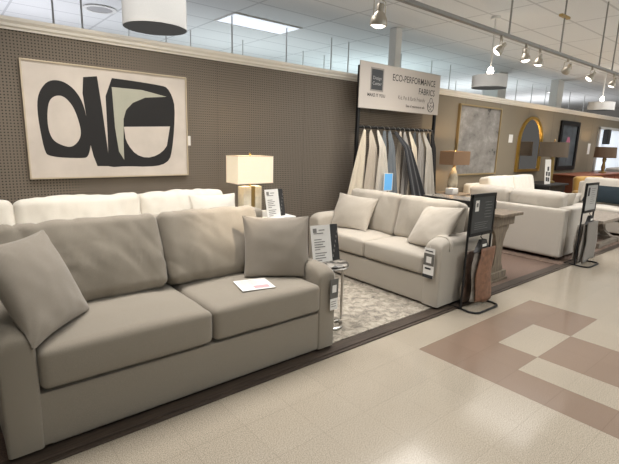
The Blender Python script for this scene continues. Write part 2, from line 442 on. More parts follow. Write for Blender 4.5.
# --- hanging rods with rails beyond the wall (only their upper lengths show above it)
def rail(y, xs, label):
    t = thing('suspended_rail', label, 'rail', (0, y, 2.3))
    obj('rail', bx(min(xs)-.2, max(xs)+.2, -.02, .02, -.02, .02), ROD, t, smooth=False)
    for x in xs:
        obj('rod', tube(BM(), [(x, 0, 0), (x, 0, ZC-2.3)], .011, 8), ROD, t)
rail(6.05, [1.2, 1.5, 3.5, 4.48, 5.44, 5.85, 7.3, 8.31, 9.0, 10.8, 12.1, 13.0, 13.87, 15.6, 16.8], 'pale rail hung on long rods from the ceiling just beyond the cornice')
rail(7.35, [2.47, 3.05, 3.47, 4.47, 5.86, 6.42, 8.0, 9.5, 11.26, 12.9, 14.7, 15.8, 16.85], 'pale rail with rods hung farther beyond the cornice, deeper in the store')

# ------------------------------------------------------------------ sofas
def arm_panel(w, h, d, lo, seed=0, front_r=.13, top_r=.07):
    """upholstered arm: flat sides, softly rounded top, top rounding over at the front. x centred, front at y=0."""
    prof = [(-w/2, lo), (-w/2-.004, (h+lo)*.5)]
    N = 10
    for k in range(N+1):
        a = PI-k*PI/N
        c = math.cos(a); sn = math.sin(a)
        prof.append((w/2*math.copysign(abs(c)**.8, c)*1.03, h-top_r+top_r*sn**.8))
    prof += [(w/2+.004, (h+lo)*.5), (w/2, lo)]
    ys = [0, .004, .012, .025, .045, .07, .10, .14, .2]+[.2+(d-.2)*k/10 for k in range(1, 10)]+[d-.03, d-.01, d]
    t = bmesh.new(); rings = []
    for y in ys:
        ring = []
        e = 0 if y > .02 else (1-math.sqrt(max(0, 1-(1-y/.02)**2)))*.016
        dz = 0 if y > front_r else (1-math.sqrt(max(0, 1-(1-y/front_r)**2)))*front_r*.62
        for x, z in prof:
            wgt = max(0, min(1, (z-(h-.22))/.22))
            zz = z-dz*wgt*wgt
            nn = noise.noise(Vector((x*4+seed*5, y*4, z*4+seed)))*.006
            ring.append(t.verts.new((x*(1-e/(w/2))+nn*(1 if abs(x) > .3*w else 0), y, zz + (0 if z <= lo else nn*.6))))
        rings.append(ring)
    n = len(prof)
    for A, B in zip(rings, rings[1:]):
        for k in range(n): t.faces.new((A[k], A[(k+1) % n], B[(k+1) % n], B[k]))
    t.faces.new(rings[0]); t.faces.new(rings[-1])
    return t
def rolled_arm(w, h, d, sgn, roll=.09):
    """rolled arm; sgn=+1 flares to +x. profile in (x,z), extruded along y (front at 0)."""
    pts = []
    cxr, czr = .045*sgn, h-roll
    base_in, base_out = -w/2*sgn, w/2*sgn
    pts.append((base_in, .05)); pts.append((base_in, czr-.02))
    N = 16
    for k in range(N+1):
        a = PI - k*(PI*1.32)/N
        pts.append((cxr + sgn*roll*1.12*math.cos(a), czr + roll*math.sin(a)))
    pts.append((base_out, czr-roll*1.05)); pts.append((base_out, .05))
    return prism(BM(), pts, 'y', 0, d, bev=.022)
def foot(x, y): return box(BM(), x-.03, x+.03, y-.03, y+.03, 0, .055, bev=.006)

def sofa(name, label, cat, loc, rotz, m, W, D, arm_w, arm_h, seat_h, back_top, frame_top, seats, backs, style='panel', base_lo=.035, front_in=0., arm_seed=0, cush_t=.2, back_t=.22, tilt=.20, seat_wr=.006, back_wr=.02, mback=None, back_dy=0., crease=.006, frame_t=.16, group=None):
    """front faces -y, x centred, y from 0 (front) to D. seats/backs: lists of x ranges."""
    t = thing(name, label, cat, loc, rotz, group)
    xin = W/2-arm_w
    ct = seat_h-cush_t
    obj('base', at(soft(2*xin+.04, D-.04-front_in, ct-.010-base_lo, .014, (0, .004, 0), n=10), (0, (D-.04+front_in)/2+.006, (ct-.010+base_lo)/2)), m, t)
    fh = frame_top-base_lo
    obj('back_frame', at(soft(W if style == 'square' else W-.06 if style != 'panel' else W-.03, frame_t, fh, .025 if style == 'square' else .05, (0, .012 if style != 'square' else .004, .0), n=16, wr=.004, wf=4), (0, D-frame_t/2, base_lo+fh/2)), m, t)
    for s in (-1, 1):
        if style == 'rolled':
            b = at(rolled_arm(arm_w, arm_h, D-.04, s), (s*(W/2-arm_w/2), .0, 0))
        else:
            if style == 'square':
                b = at(soft(arm_w, D-.03-frame_t, arm_h-base_lo, .03, (.006, .006, 0), n=14, wr=.003, wf=4, seed=s), (s*(W/2-arm_w/2), (D-.03-frame_t)/2, (arm_h+base_lo)/2))
            else:
                b = at(arm_panel(arm_w, arm_h, D-.03, base_lo, seed=arm_seed+s), (s*(W/2-arm_w/2), 0, 0))
        obj('arm', b, m, t, angle=60)
    for k, (a, b_) in enumerate(seats):
        dd = D-frame_t-.05
        c = soft(b_-a-.006, dd, cush_t, .036, (.003, .012, .012), n=26, wr=seat_wr, wf=4.5, seed=k+loc[0], crown=.012)
        obj('seat_cushion', at(c, ((a+b_)/2, dd/2-.022, ct+cush_t/2+.006)), m, t)
    for k, (a, b_) in enumerate(backs):
        hh = (back_top-seat_h)/math.cos(tilt)+.01
        c = soft(b_-a-.006, back_t, hh, .055, (.006, .035, .010), n=44, wr=back_wr, wf=3.6, seed=2.7*k+loc[0]+.4, wdir=(2.0, .6, 1.0), crease=crease*(1 if k == 0 else .35))
        yb = D-frame_t-back_t/2-.085-back_dy
        obj('back_cushion', at(c, ((a+b_)/2, yb, seat_h+hh/2-.012), rx=-tilt), mback or m, t)
    for sx in (-1, 1):
        for yy in (.09, D-.1):
            obj('foot', foot(sx*(W/2-.12), yy), FOOT_DARK, t)
    return t

# main greige sofa nearest the camera: x .05..2.17, front y 2.24
main_c = 1.13
S1 = sofa('sofa', 'greige two-cushion sofa nearest the aisle, leaflet on its seat', 'sofa', (main_c, 2.245, .0125), 0, GREIGE, 2.03, 1.06, .15, .64, .51, .955, .93,
     [(-.865, .03), (.03, .865)], [(-.985, -.02), (-.02, .75)], 'panel', base_lo=.018, cush_t=.2, back_t=.21, tilt=.42, back_wr=.020, back_dy=.06, crease=.022)
# loveseat facing along the aisle
S2 = sofa('loveseat', 'pale greige loveseat with rolled arms in front of the fabric rack', 'sofa', (3.43, 3.17, .0125), -PI/2, GREIGE2, 1.87, .92, .17, .66, .475, .93, .86,
     [(-.765, 0), (0, .765)], [(-.765, .0), (.0, .765)], 'panel', base_lo=.02, cush_t=.18, back_t=.2, tilt=.2, back_wr=.014)
# white sofa against the pegboard wall, behind the main one
S3 = sofa('sofa', 'bright white sofa under the abstract painting against the pegboard wall', 'sofa', (.88, 3.5, .0125), 0, WHITE_FAB, 3.1, .98, .2, .66, .5, .985, .88,
     [(-1.35, -.45), (-.45, .45), (.45, 1.35)], [(-1.35, -.45), (-.45, .50), (.50, 1.35)], 'panel', back_t=.25, tilt=.13, back_wr=.03)
# cream sofa seen from behind
S4 = sofa('sofa', 'cream sofa with its plain back turned toward the loveseat', 'sofa', (7.25, 3.12, .0105), PI/2, CREAM_FAB, 1.60, .90, .17, .71, .47, .885, .70,
     [(-.63, 0), (0, .63)], [(-.66, .10), (.10, .76)], 'square', base_lo=.045, tilt=.2, back_t=.24, back_wr=.012)
# white sofa against the far wall
S5 = sofa('sofa', 'white sofa under the grey abstract painting at the far wall', 'sofa', (8.40, 3.56, .0), 0, WHITE_FAB, 2.10, .92, .18, .68, .48, .97, .84,
     [(-.86, 0), (0, .86)], [(-.87, 0.02), (0.02, .87)], 'panel', base_lo=.05, tilt=.2, back_wr=.012)
# white sofa behind the coffee table
S6 = sofa('sofa', 'white sofa with a dark teal lumbar pillow behind the coffee table', 'sofa', (9.15, 2.48, .0105), -PI/2, CREAM_FAB, 2.0, .95, .18, .64, .47, .96, .88,
     [(-.81, 0), (0, .81)], [(-.81, 0), (0, .81)], 'panel', base_lo=.05, tilt=.2, back_wr=.012)

# ------------------------------------------------------------------ throw pillows
# left pillow leaning in the corner of the main sofa
T_, BR_, BL_ = Vector((.40, 2.77, .975)), Vector((.57, 2.62, .535)), Vector((.26, 2.27, .545))
ctr = (T_+BL_)/2
pillow('large taupe throw pillow leaning at the left arm of the greige sofa', PILLOW_FAB, ctr+Vector((.002, -.02, .012)), BR_-BL_, T_-BR_, .50, .52, .17, 1)
pillow('taupe throw pillow leaning beside the leaflet on the greige sofa', PILLOW_FAB, (1.86, 2.585, .745), (.90, -.42, -.02), (.10, .34, .93), .50, .47, .17, 2)
pillow('pale throw pillow at the wall end of the loveseat', PILLOW_FAB2, (3.775, 3.715, .688), (.12, -.99, -.03), (.45, .03, .9), .58, .45, .15, 3)
pillow('pale throw pillow slumped on the loveseat arm beside the aisle', PILLOW_FAB2, (3.75, 2.55, .715), (-.22, -.96, .10), (.62, .03, .80), .54, .48, .16, 4)
pillow('white throw pillow at the lamp end of the white pegboard-wall sofa', WHITE_FAB, (2.06, 3.92, .775), (.98, -.1, 0), (0, .25, .96), .48, .42, .15, 5)
pillow('cream throw pillow at the aisle arm of the sofa seen from behind', CREAM_FAB, (6.96, 2.66, .69), (.35, -.93, 0), (-.25, 0, .95), .44, .42, .15, 6)
pillow('dark teal lumbar pillow on the white sofa by the coffee table', TEAL, (9.60, 2.82, .69), (0, -1, 0), (.35, 0, .94), .82, .34, .15, 7)

# let each pillow rest against its sofa: push pillow points out of the upholstery they press on
from mathutils.bvhtree import BVHTree
def settle(p, sofa_):
    bpy.context.view_layer.update()
    trees = []
    for c in sofa_.children:
        me = c.data
        trees.append(BVHTree.FromPolygons([c.matrix_world @ v.co for v in me.vertices], [q.vertices[:] for q in me.polygons]))
    M = p.matrix_world.copy(); Mi = M.inverted(); me = p.data
    pos = [M @ v.co for v in me.vertices]
    cen = sum(pos, Vector())/len(pos)
    nb = [[] for _ in pos]
    for e in me.edges:
        a, b = e.vertices; nb[a].append(b); nb[b].append(a)
    for it in range(18):
        moved = set()
        for i, q in enumerate(pos):
            for t in trees:
                co, n, idx, d = t.find_nearest(q)
                if co is not None and (q-co).dot(n) < .009 and d < .16:
                    pos[i] = q = co + n*.011; moved.add(i)
        if it < 8:
            new = [x.copy() for x in pos]
            for i in moved:
                for j in nb[i]:
                    new[j] = pos[j]*.6 + sum((pos[k] for k in nb[j]), Vector())/len(nb[j])*.4
            pos = new
    for v, q in zip(me.vertices, pos): v.co = Mi @ q
PILLOWS = [o for o in COL.objects if o.name.startswith('throw_pillow')]
for p, sf in zip(PILLOWS, (S1, S1, S2, S2, S3, S4, S6)): settle(p, sf)

# leaflet on the seat
lb_ = BM()
def quad(bm, pts, mi=0):
    f = bm.faces.new([bm.verts.new(p) for p in pts]); f.material_index = mi
box(lb_, -.115, .115, -.105, .105, 0, .002)
for k in range(5): quad(lb_, [(-.095, .085-.022*k, .0024), (.03+.01*(k % 3), .085-.022*k, .0024), (.03+.01*(k % 3), .078-.022*k, .0024), (-.095, .078-.022*k, .0024)], 1)
quad(lb_, [(-.02, -.03, .0024), (.085, -.03, .0024), (.085, -.085, .0024), (-.02, -.085, .0024)], 2)
lf = obj('leaflet', lb_, [PAPER, mat('pale grey print', (.36, .34, .34), .8), mat('pale pink print', (.62, .36, .38), .8)], smooth=False)
lf.matrix_world = Matrix.Translation((1.57, 2.44, .555)) @ Matrix.Rotation(-.22, 4, 'Z') @ Matrix.Rotation(.02, 4, 'X')
tag(lf, 'white and pink printed leaflet lying on the greige sofa seat', 'leaflet')

# ------------------------------------------------------------------ hang tags on sofas
def hang_tag(label, M, style):
    t = thing('price_tag', label, 'price tag'); t.matrix_world = M
    if style == 0:
        obj('card', bx(-.038, .038, 0, .003, -.095, .055), TAGGREY, t, smooth=False)
        b = bx(-.020, .020, -.0012, 0, -.045, .010); obj('square_label', b, PAPER, t, smooth=False)
        b = bx(-.036, .036, -.0012, 0, -.175, -.09)
        for k in range(3): box(b, -.026, .02, -.002, -.001, -.115-.018*k, -.110-.018*k, mi=1)
        plabel(obj('price_slip', b, [PAPER, INKGREY], t, smooth=False), 'white slip below the grey card')
    else:
        b = bx(-.045, .045, 0, .003, -.15, .075)
        obj('card', b, PAPER, t, smooth=False)
        b = bx(-.045, .045, -.0012, 0, -.055, .035); obj('grey_block', b, TAGGREY, t, smooth=False)
        b = bx(-.022, .022, -.0024, -.0012, -.035, .012); obj('square_label', b, PAPER, t, smooth=False)
        b = bx(-.045, .045, -.0012, 0, -.15, -.125); obj('footer', b, INK, t, smooth=False)
        b = bx(-.03, .02, -.0012, 0, -.085, -.072); box(b, -.035, .03, -.0012, 0, .05, .058); obj('lettering', b, INK, t, smooth=False)
    obj('string', tube(BM(), [(0, .002, .055 if style == 0 else .07), (0, .004, .1)], .0012, 6), WHITE, t)
    return t
hang_tag('grey price tag with white slip on the right arm of the greige sofa', Matrix.Translation((2.105, 2.215, .50)), 0)
hang_tag('white and grey price tag on the aisle arm of the loveseat', Matrix.Translation((3.40, 2.335, .49)) @ Matrix.Rotation(-PI/2, 4, 'Z') @ Matrix.Scale(1.25, 4), 1)

# ------------------------------------------------------------------ rug
def rug_mat():
    m = mat('distressed rug', (.5, .45, .37), .95)
    N, L, b = nodes_of(m)
    tc = N.new('ShaderNodeTexCoord')
    n = N.new('ShaderNodeTexNoise'); n.inputs['Scale'].default_value = 13; n.inputs['Detail'].default_value = 10; n.inputs['Roughness'].default_value = .72; n.inputs['Distortion'].default_value = .6
    L.new(tc.outputs['Object'], n.inputs['Vector'])
    r = N.new('ShaderNodeValToRGB'); e = r.color_ramp.elements
    e[0].position = .34; e[0].color = (.13, .115, .10, 1); e[1].position = .56; e[1].color = (.42, .375, .31, 1)
    c = e.new(.45); c.color = (.27, .24, .20, 1); c = e.new(.72); c.color = (.54, .49, .41, 1)
    L.new(n.outputs['Fac'], r.inputs['Fac']); L.new(r.outputs['Color'], b.inputs['Base Color'])
    return m
tag(obj('rug', bx(.3, 3.6, 2.30, 4.1, .0, .012, bev=.004), rug_mat(), smooth=False), 'cream and charcoal distressed rug between the greige sofa and loveseat', 'rug')
tag(obj('rug', bx(6.2, 10.1, 2.235, 3.5, .0, .010, bev=.004), mat('taupe rug', (.20, .14, .11), .95, noise_amt=.35, noise_scale=30), smooth=False), 'brown rug under the coffee table seating group', 'rug')

# ------------------------------------------------------------------ small mosaic side table and sign holders
t = thing('side_table', 'small C-shaped side table with round mosaic top and chrome leg beside the greige sofa', 'side table', (2.40, 2.57, .0125))
def mosaic():
    m = mat('mosaic top', (.4, .38, .35), .3)
    N, L, b = nodes_of(m)
    tc = N.new('ShaderNodeTexCoord'); v = N.new('ShaderNodeTexVoronoi'); v.inputs['Scale'].default_value = 26; L.new(tc.outputs['Object'], v.inputs['Vector'])
    r = N.new('ShaderNodeValToRGB'); e = r.color_ramp.elements; e[0].color = (.03, .028, .026, 1); e[1].color = (.36, .33, .29, 1); e[0].position = .25; e[1].position = .75
    sx = N.new('ShaderNodeSeparateColor'); L.new(v.outputs['Color'], sx.inputs[0]); L.new(sx.outputs[0], r.inputs['Fac']); L.new(r.outputs['Color'], b.inputs['Base Color'])
    return m
obj('table_top', lathe(BM(), [(0, .50), (.125, .50), (.137, .505), (.14, .52), (.137, .535), (.13, .54), (0, .54)], 36), mosaic(), t)
obj('rim', tube(BM(), [(.141*math.cos(a*PI/18), .141*math.sin(a*PI/18), .515) for a in range(36)], .004, 8, closed=True), CHROME, t)
obj('leg', tube(BM(), [(.0, 0, .498), (.115, 0, .493), (.13, 0, .48), (.13, 0, .03), (.12, 0, .014), (.05, 0, .012)], .011, 10), CHROME, t)
obj('base_ring', tube(BM(), [(-.02+.12*math.cos(a*PI/18), .12*math.sin(a*PI/18), .012) for a in range(36)], .011, 8, closed=True), CHROME, t)

def sign_holder(label, loc, rz, tilt=-.16, w=.19, h=.30):
    t = thing('sign_holder', label, 'sign holder', loc, rz)
    R = Matrix.Rotation(tilt, 4, 'X')
    b = box(BM(), -w/2, w/2, -.002, .002, 0, h, M=R)
    obj('page', b, PAPER, t, smooth=False)
    b = box(BM(), -w/2+.02, -w/2+.055, -.0035, -.002, h-.06, h-.025, M=R)
    for k, (l, dz) in enumerate(((.09, 0), (.07, .05), (.1, .07), (.08, .09), (.1, .11), (.05, .13), (.11, .16), (.09, .18), (.1, .20), (.06, .22))):
        box(b, -w/2+.025, -w/2+.025+l, -.0035, -.002, h-.07-dz, h-.063-dz, M=R)
    box(b, -w/2+.075, -w/2+.13, -.0035, -.002, h-.045, h-.037, M=R)
    plabel(obj('lettering', b, [INKGREY], t, smooth=False), 'small grey printed lines')
    b = BM()
    prism(b, [(w/2, -.002), (w/2+.09, .022), (w/2+.089, .026), (w/2-.003, .002)], 'z', 0, h*1.0, M=R)
    for k in range(6):
        a = .010+.010*k
        prism(b, [(w/2+.08*k/6+.008, .0213*k/6-.0005), (w/2+.08*k/6+.018, .0213*k/6+.002), (w/2+.08*k/6+.018, .0213*k/6+.004), (w/2+.08*k/6+.008, .0213*k/6+.001)], 'z', h*(.1+.13*k), h*(.17+.13*k), mi=1, M=R)
    plabel(obj('side_page', b, [DARK, INKGREY], t, smooth=False), 'black patterned side page folded back')
    return t
sign_holder('white printed sign holder with black side page on the small mosaic table', (2.34, 2.61, .555), -.15, -.22, .185, .30)

# ------------------------------------------------------------------ end table, lamp, sign at the white sofa
t = thing('end_table', 'white-topped end table between the white sofa and loveseat', 'end table', (2.78, 4.15, .0125))
obj('table_top', bx(-.27, .27, -.27, .27, .645, .675, bev=.006), WHITE, t, smooth=False)
for sx in (-1, 1):
    for sy in (-1, 1): obj('leg', bx(sx*.25-.02, sx*.25+.02, sy*.25-.02, sy*.25+.02, 0, .645, bev=.003), CHROME, t, smooth=False)
obj('shelf', bx(-.24, .24, -.24, .24, .16, .18, bev=.003), WHITE, t, smooth=False)

t = thing('table_lamp', 'lit table lamp with ivory box shade and split alabaster base', 'lamp', (2.60, 4.13, .6875))
b = bx(-.115, -.018, -.06, .06, .0, .33, bev=.006); plabel(obj('stone_block', b, ALABASTER, t), 'pale alabaster block')
obj('stone_block', bx(.035, .115, -.06, .06, .0, .33, bev=.006), ALABASTER, t)
obj('stem', bx(-.018, .035, -.045, .045, 0, .33), BRASS, t, smooth=False)
obj('neck', tube(BM(), [(0, 0, .33), (0, 0, .40)], .01, 10), BRASS, t)
sb = BM()   # open box shade
def shade_box(b, hx, hy, z0, z1, th):
    for a in ((-hx, hx, -hy, -hy+th), (-hx, hx, hy-th, hy), (-hx, -hx+th, -hy+th, hy-th), (hx-th, hx, -hy+th, hy-th)): box(b, *a, z0, z1)
shade_box(sb, .22, .12, .365, .655, .004)
sh = obj('lamp_shade', sb, SHADE_LIT, t, smooth=False)
ed = BM(); shade_box(ed, .222, .122, .365, .371, .006); shade_box(ed, .222, .122, .649, .655, .006)
plabel(obj('shade_trim', ed, mat('ivory trim', (.75, .66, .50), .8), sh, smooth=False), 'narrow ivory binding on the shade edges')
obj('harp', tube(BM(), [(-.218, 0, .645), (.218, 0, .645)], .004, 6), BRASS, t)
obj('finial', lathe(BM(), [(.006, .64), (.006, .66), (.013, .668), (.012, .682), (0, .69)], 12), BRASS, t)
obj('bulb', lathe(BM(), [(0, .40), (.02, .41), (.03, .45), (.02, .49), (0, .50)], 12), BULB, t)
sign_holder('white printed sign holder on the end table beside the lit lamp', (2.80, 3.95, .690), .1, -.20, .19, .30)

# ------------------------------------------------------------------ pictures on the wall
t = thing('abstract_painting', 'large framed abstract painting of bold black shapes on the pegboard wall', 'painting', (1.345, YW, 1.119))
AW, AH = .728, .997
ART = {'ring': [(-0.622, 0.676), (-0.588, 0.767), (-0.524, 0.841), (-0.43, 0.851), (-0.348, 0.807), (-0.285, 0.724), (-0.253, 0.625), (-0.242, 0.531), (-0.217, 0.431), (-0.22, 0.298), (-0.25, 0.195), (-0.291, 0.178), (-0.575, 0.192), (-0.601, 0.253), (-0.617, 0.396), (-0.628, 0.549)],
'hole': [(-0.55, 0.605), (-0.525, 0.684), (-0.475, 0.721), (-0.416, 0.718), (-0.359, 0.657), (-0.327, 0.58), (-0.302, 0.474), (-0.297, 0.393), (-0.327, 0.324), (-0.386, 0.277), (-0.447, 0.289), (-0.517, 0.325), (-0.548, 0.385), (-0.56, 0.476)],
'bar': [(-0.248, 0.896), (-0.131, 0.916), (-0.104, 0.635), (-0.07, 0.186), (-0.053, 0.105), (-0.176, 0.107), (-0.205, 0.2), (-0.229, 0.326), (-0.242, 0.531), (-0.262, 0.757)],
'dee': [(-0.066, 0.915), (0.188, 0.909), (0.472, 0.892), (0.525, 0.879), (0.574, 0.8), (0.6, 0.697), (0.585, 0.467), (0.556, 0.264), (0.526, 0.161), (0.442, 0.108), (0.3, 0.094), (0.09, 0.103), (-0.067, 0.094), (-0.085, 0.129), (-0.07, 0.244)],
'green': [(-0.008, 0.834), (0.272, 0.832), (0.516, 0.789), (0.299, 0.763), (0.178, 0.705), (0.112, 0.635), (0.084, 0.548), (0.073, 0.332), (0.07, 0.165), (0.025, 0.244), (0.001, 0.473)],
'bowl': [(0.083, 0.477), (0.541, 0.499), (0.534, 0.388), (0.491, 0.279), (0.398, 0.207), (0.288, 0.18), (0.184, 0.216), (0.115, 0.304), (0.085, 0.39)]}
CANVAS = mat('blush canvas', (.60, .545, .495), .85, noise_amt=.07, noise_scale=5)
ARTBLACK = mat('soft black paint', (.014, .0135, .0145), .8)
SAGE = mat('sage grey paint', (.42, .42, .35), .85, noise_amt=.06, noise_scale=6)
cv = bx(-AW+.01, AW-.01, -.03, -.002, .01, AH-.01)
flat_poly(cv, chaikin(ART['ring'], 2), -.0305, 1); flat_poly(cv, chaikin(ART['hole'], 2), -.031, 0)
flat_poly(cv, ART['bar'], -.0307, 1); flat_poly(cv, chaikin(ART['dee'], 1), -.0309, 1)
flat_poly(cv, ART['green'], -.0313, 2); flat_poly(cv, ART['bowl'][:2] + chaikin(ART['bowl'][2:], 1)[1:-2], -.0314, 0)
obj_raw('canvas', cv, [CANVAS, ARTBLACK, SAGE], t)
def frame_bm(hw, z0, z1, wd, y0, y1):
    b = BM()
    box(b, -hw, hw, y0, y1, z0, z0+wd); box(b, -hw, hw, y0, y1, z1-wd, z1); box(b, -hw, -hw+wd, y0, y1, z0+wd, z1-wd); box(b, hw-wd, hw, y0, y1, z0+wd, z1-wd); return b
obj('frame', frame_bm(AW, 0, AH, .012, -.042, -.001), mat('champagne wood frame', (.50, .42, .31), .4), t, smooth=False)

def small_tag(label, x, z, w=.05, h=.1):
    o = obj('wall_price_card', bx(-w/2, w/2, -.004, 0, -h/2, h/2), PAPER, smooth=False); o.location = (x, YW, z)
    tag(o, label, 'price card')
small_tag('small white price card at the right edge of the abstract painting', 2.105, 1.48, .03, .10)
small_tag('white price card on the wall between grey painting and gold mirror', 9.1, 1.68, .16, .16)
small_tag('white price card on the far wall left of the window', 13.4, 1.52, .16, .28)

# grey abstract painting
def cloudy():
    m = mat('cloudy abstract', (.4, .38, .36), .6)
    N, L, b = nodes_of(m)
    tc = N.new('ShaderNodeTexCoord'); mp = N.new('ShaderNodeMapping'); mp.inputs['Scale'].default_value = (1, 1, 1.5); L.new(tc.outputs['Object'], mp.inputs['Vector'])
    n = N.new('ShaderNodeTexNoise'); n.inputs['Scale'].default_value = 2.6; n.inputs['Detail'].default_value = 9; n.inputs['Roughness'].default_value = .68; n.inputs['Distortion'].default_value = .15
    L.new(mp.outputs['Vector'], n.inputs['Vector'])
    r = N.new('ShaderNodeValToRGB'); e = r.color_ramp.elements; e[0].position = .36; e[0].color = (.035, .032, .03, 1); e[1].position = .74; e[1].color = (.42, .41, .39, 1)
    c = e.new(.40); c.color = (.17, .16, .15, 1); c = e.new(.55); c.color = (.25, .235, .22, 1)
    L.new(n.outputs['Fac'], r.inputs['Fac']); L.new(r.outputs['Color'], b.inputs['Base Color']); return m
t = thing('abstract_painting', 'tall cloudy grey abstract painting in a thin gold frame above the brown lamp', 'painting', (7.83, YW, .98))
obj('canvas', bx(-.70, .70, -.03, -.002, .02, 1.23), cloudy(), t, smooth=False)
obj('frame', frame_bm(.72, 0, 1.25, .025, -.05, -.001), mat('antique gold frame', (.36, .27, .14), .4, metal=.4), t, smooth=False)

# arched mirror
t = thing('arched_mirror', 'tall arched mirror in a gold frame on the far wall', 'mirror', (9.95, YW, 1.0))
def arch(hw, h, inset=0):
    pts = [(-hw+inset, inset), (hw-inset, inset)]
    R = hw-inset; zc = h-hw
    for k in range(17):
        a = k*PI/16; pts.append((R*math.cos(a), zc+R*math.sin(a)))
    return pts
MIRROR = mat('mirror glass', (.85, .85, .85), .03, metal=1.)
obj('glass', prism(BM(), arch(.53, 1.14, .03), 'y', -.02, -.002), MIRROR, t, smooth=False)
fo, fi = arch(.55, 1.16), arch(.55, 1.16, .05)
fbm = BM()
for y in (-.05, -.001):
    pass
A = [[fbm.verts.new((p[0], y, p[1])) for p in P_] for P_ in (fo, fi) for y in (-.05, -.001)]
n_ = len(fo)
for k in range(n_):
    q = (k+1) % n_
    fbm.faces.new((A[0][k], A[0][q], A[2][q], A[2][k])); fbm.faces.new((A[1][k], A[1][q], A[3][q], A[3][k]))
    fbm.faces.new((A[0][k], A[0][q], A[1][q], A[1][k])); fbm.faces.new((A[2][k], A[2][q], A[3][q], A[3][k]))
obj('frame', fbm, GOLD, t, smooth=False)

# dark framed flower print
t = thing('framed_print', 'dark framed print with a pink flower right of the gold mirror', 'picture', (11.95, YW, 1.0))
pb = bx(-.44, .44, -.02, -.002, .08, 1.08)
PINK = mat('pink petal paint', (.50, .16, .26), .7)
for k in range(6):
    a = k*PI/3; cxx, czz = .0+.06*math.cos(a), .68+.07*math.sin(a)
    flat_poly(pb, [(cxx+.05*math.cos(q*PI/5), czz+.05*math.sin(q*PI/5)) for q in range(10)], -.0205-.0002*k, 1)
flat_poly(pb, [(.01, .2), (.03, .2), (.03, .6), (.01, .6)], -.0203, 2)
obj_raw('picture_sheet', pb, [mat('smoky blue print', (.085, .10, .115), .35, noise_amt=.4, noise_scale=4), PINK, mat('dark stem', (.03, .05, .04), .7)], t)
obj('frame', frame_bm(.55, 0, 1.16, .10, -.05, -.001), BLACK, t, smooth=False)

# window in the far wall
wn = bx(13.95, 16.6, YW-.012, YW-.002, .95, 2.05)
struct('window_1', wn, mat('bright frosted window', (.75, .8, .85), .4, emit=(.78, .87, 1), estr=.55), smooth=False)
wf = BM()
box(wf, 13.86, 13.95, YW-.05, YW-.001, .9, 2.1); box(wf, 13.86, 16.7, YW-.05, YW-.001, 2.05, 2.12); box(wf, 13.86, 16.7, YW-.06, YW-.001, .9, .95); box(wf, 16.6, 16.7, YW-.05, YW-.001, .95, 2.05)
struct('window_2', wf, mat('pale window frame', (.5, .5, .49), .5), smooth=False).name = 'window_1_frame'
o = obj('wall_speaker', bx(-.1, .1, -.14, 0, -.2, .2, bev=.015), DARK, smooth=False); o.location = (14.35, YW-.013, 1.86)
tag(o, 'black box fixed high beside the far window', 'speaker')

# ------------------------------------------------------------------ fabric rack with its sign
RX0, RX1, RY = 4.38, 6.08, 4.30
t = thing('fabric_rack', 'tall black fabric display rack with printed header sign behind the loveseat', 'display rack', ((RX0+RX1)/2, RY, 0))
hw = (RX1-RX0)/2
for s in (-1, 1):
    obj('post', bx(s*hw-.022, s*hw+.022, -.02, .02, .03, 2.5, bev=.004), BLACK, t, smooth=False)
    obj('foot', bx(s*hw-.03, s*hw+.03, -.2, .2, 0, .03, bev=.005), BLACK, t, smooth=False)
obj('hanging_rail', tube(BM(), [(-hw, 0, 1.72), (hw, 0, 1.72)], .019, 10), BLACK, t)
SIGN = mat('sign board', (.56, .51, .465), .6)
SX = hw+.03
sg = obj('header_sign', bx(-SX, SX, -.035, -.021, 1.965, 2.555, bev=.002), SIGN, t, smooth=False)
yS = -.0362
lg = BM()
box(lg, -.68, -.42, yS-.001, yS+.001, 2.195, 2.495); obj('logo_border', lg, mat('pale grey border', (.30, .28, .26), .7), sg, smooth=False)
lg = BM(); box(lg, -.66, -.44, yS-.0025, yS-.001, 2.215, 2.475); obj('logo_block', lg, mat('slate logo', (.055, .058, .062), .7), sg, smooth=False)
lg = BM(); add_text(lg, 'Design', .062, -.55, yS-.0035, 2.345, 1., 'CENTER'); add_text(lg, 'Center', .062, -.55, yS-.0035, 2.275, 1., 'CENTER')
obj_raw('logo_lettering', lg, [mat('pale ink', (.42, .42, .42), .8)], sg)
SIGNINK = mat('dark sign ink', (.05, .046, .044), .8); FINEINK = mat('brown sign ink', (.13, .11, .10), .8)
for nm, tt, sz, xx, zz, sx_, al, bo, mm in (('headline_lettering', 'ECO-PERFORMANCE', .125, .76, 2.37, .86, 'RIGHT', .0008, SIGNINK), ('headline_lettering', 'FABRICS', .125, .76, 2.235, .86, 'RIGHT', .0008, SIGNINK),
        ('logo_caption', 'MAKE IT YOU', .058, -.55, 2.125, 1., 'CENTER', .0012, SIGNINK), ('tagline_lettering', 'Kid, Pet & Earth Friendly', .078, .53, 2.13, .80, 'RIGHT', 0, FINEINK),
        ('small_print_lettering', 'Ease of maintenance safe', .05, .53, 2.035, .88, 'RIGHT', .0012, FINEINK)):
    obj_raw(nm, add_text(BM(), tt, sz, xx, yS, zz, sx_, al, bold=bo), [mm], sg)
ic = BM()
tube(ic, [(.68+.078*math.cos(a*PI/14), yS, 2.085+.085*math.sin(a*PI/14)) for a in range(-17, 5)], .0045, 6)
tube(ic, [(.68+.032*math.cos(a*PI/8), yS, 2.165+.038*math.sin(a*PI/8)) for a in range(16)], .004, 6, closed=True)
tube(ic, [(.61, yS, 2.105), (.65, yS, 2.06), (.68, yS, 2.10), (.72, yS, 2.065), (.755, yS, 2.12)], .004, 6)
tube(ic, [(.64, yS, 2.02), (.68, yS, 2.055), (.71, yS, 2.01)], .004, 6)
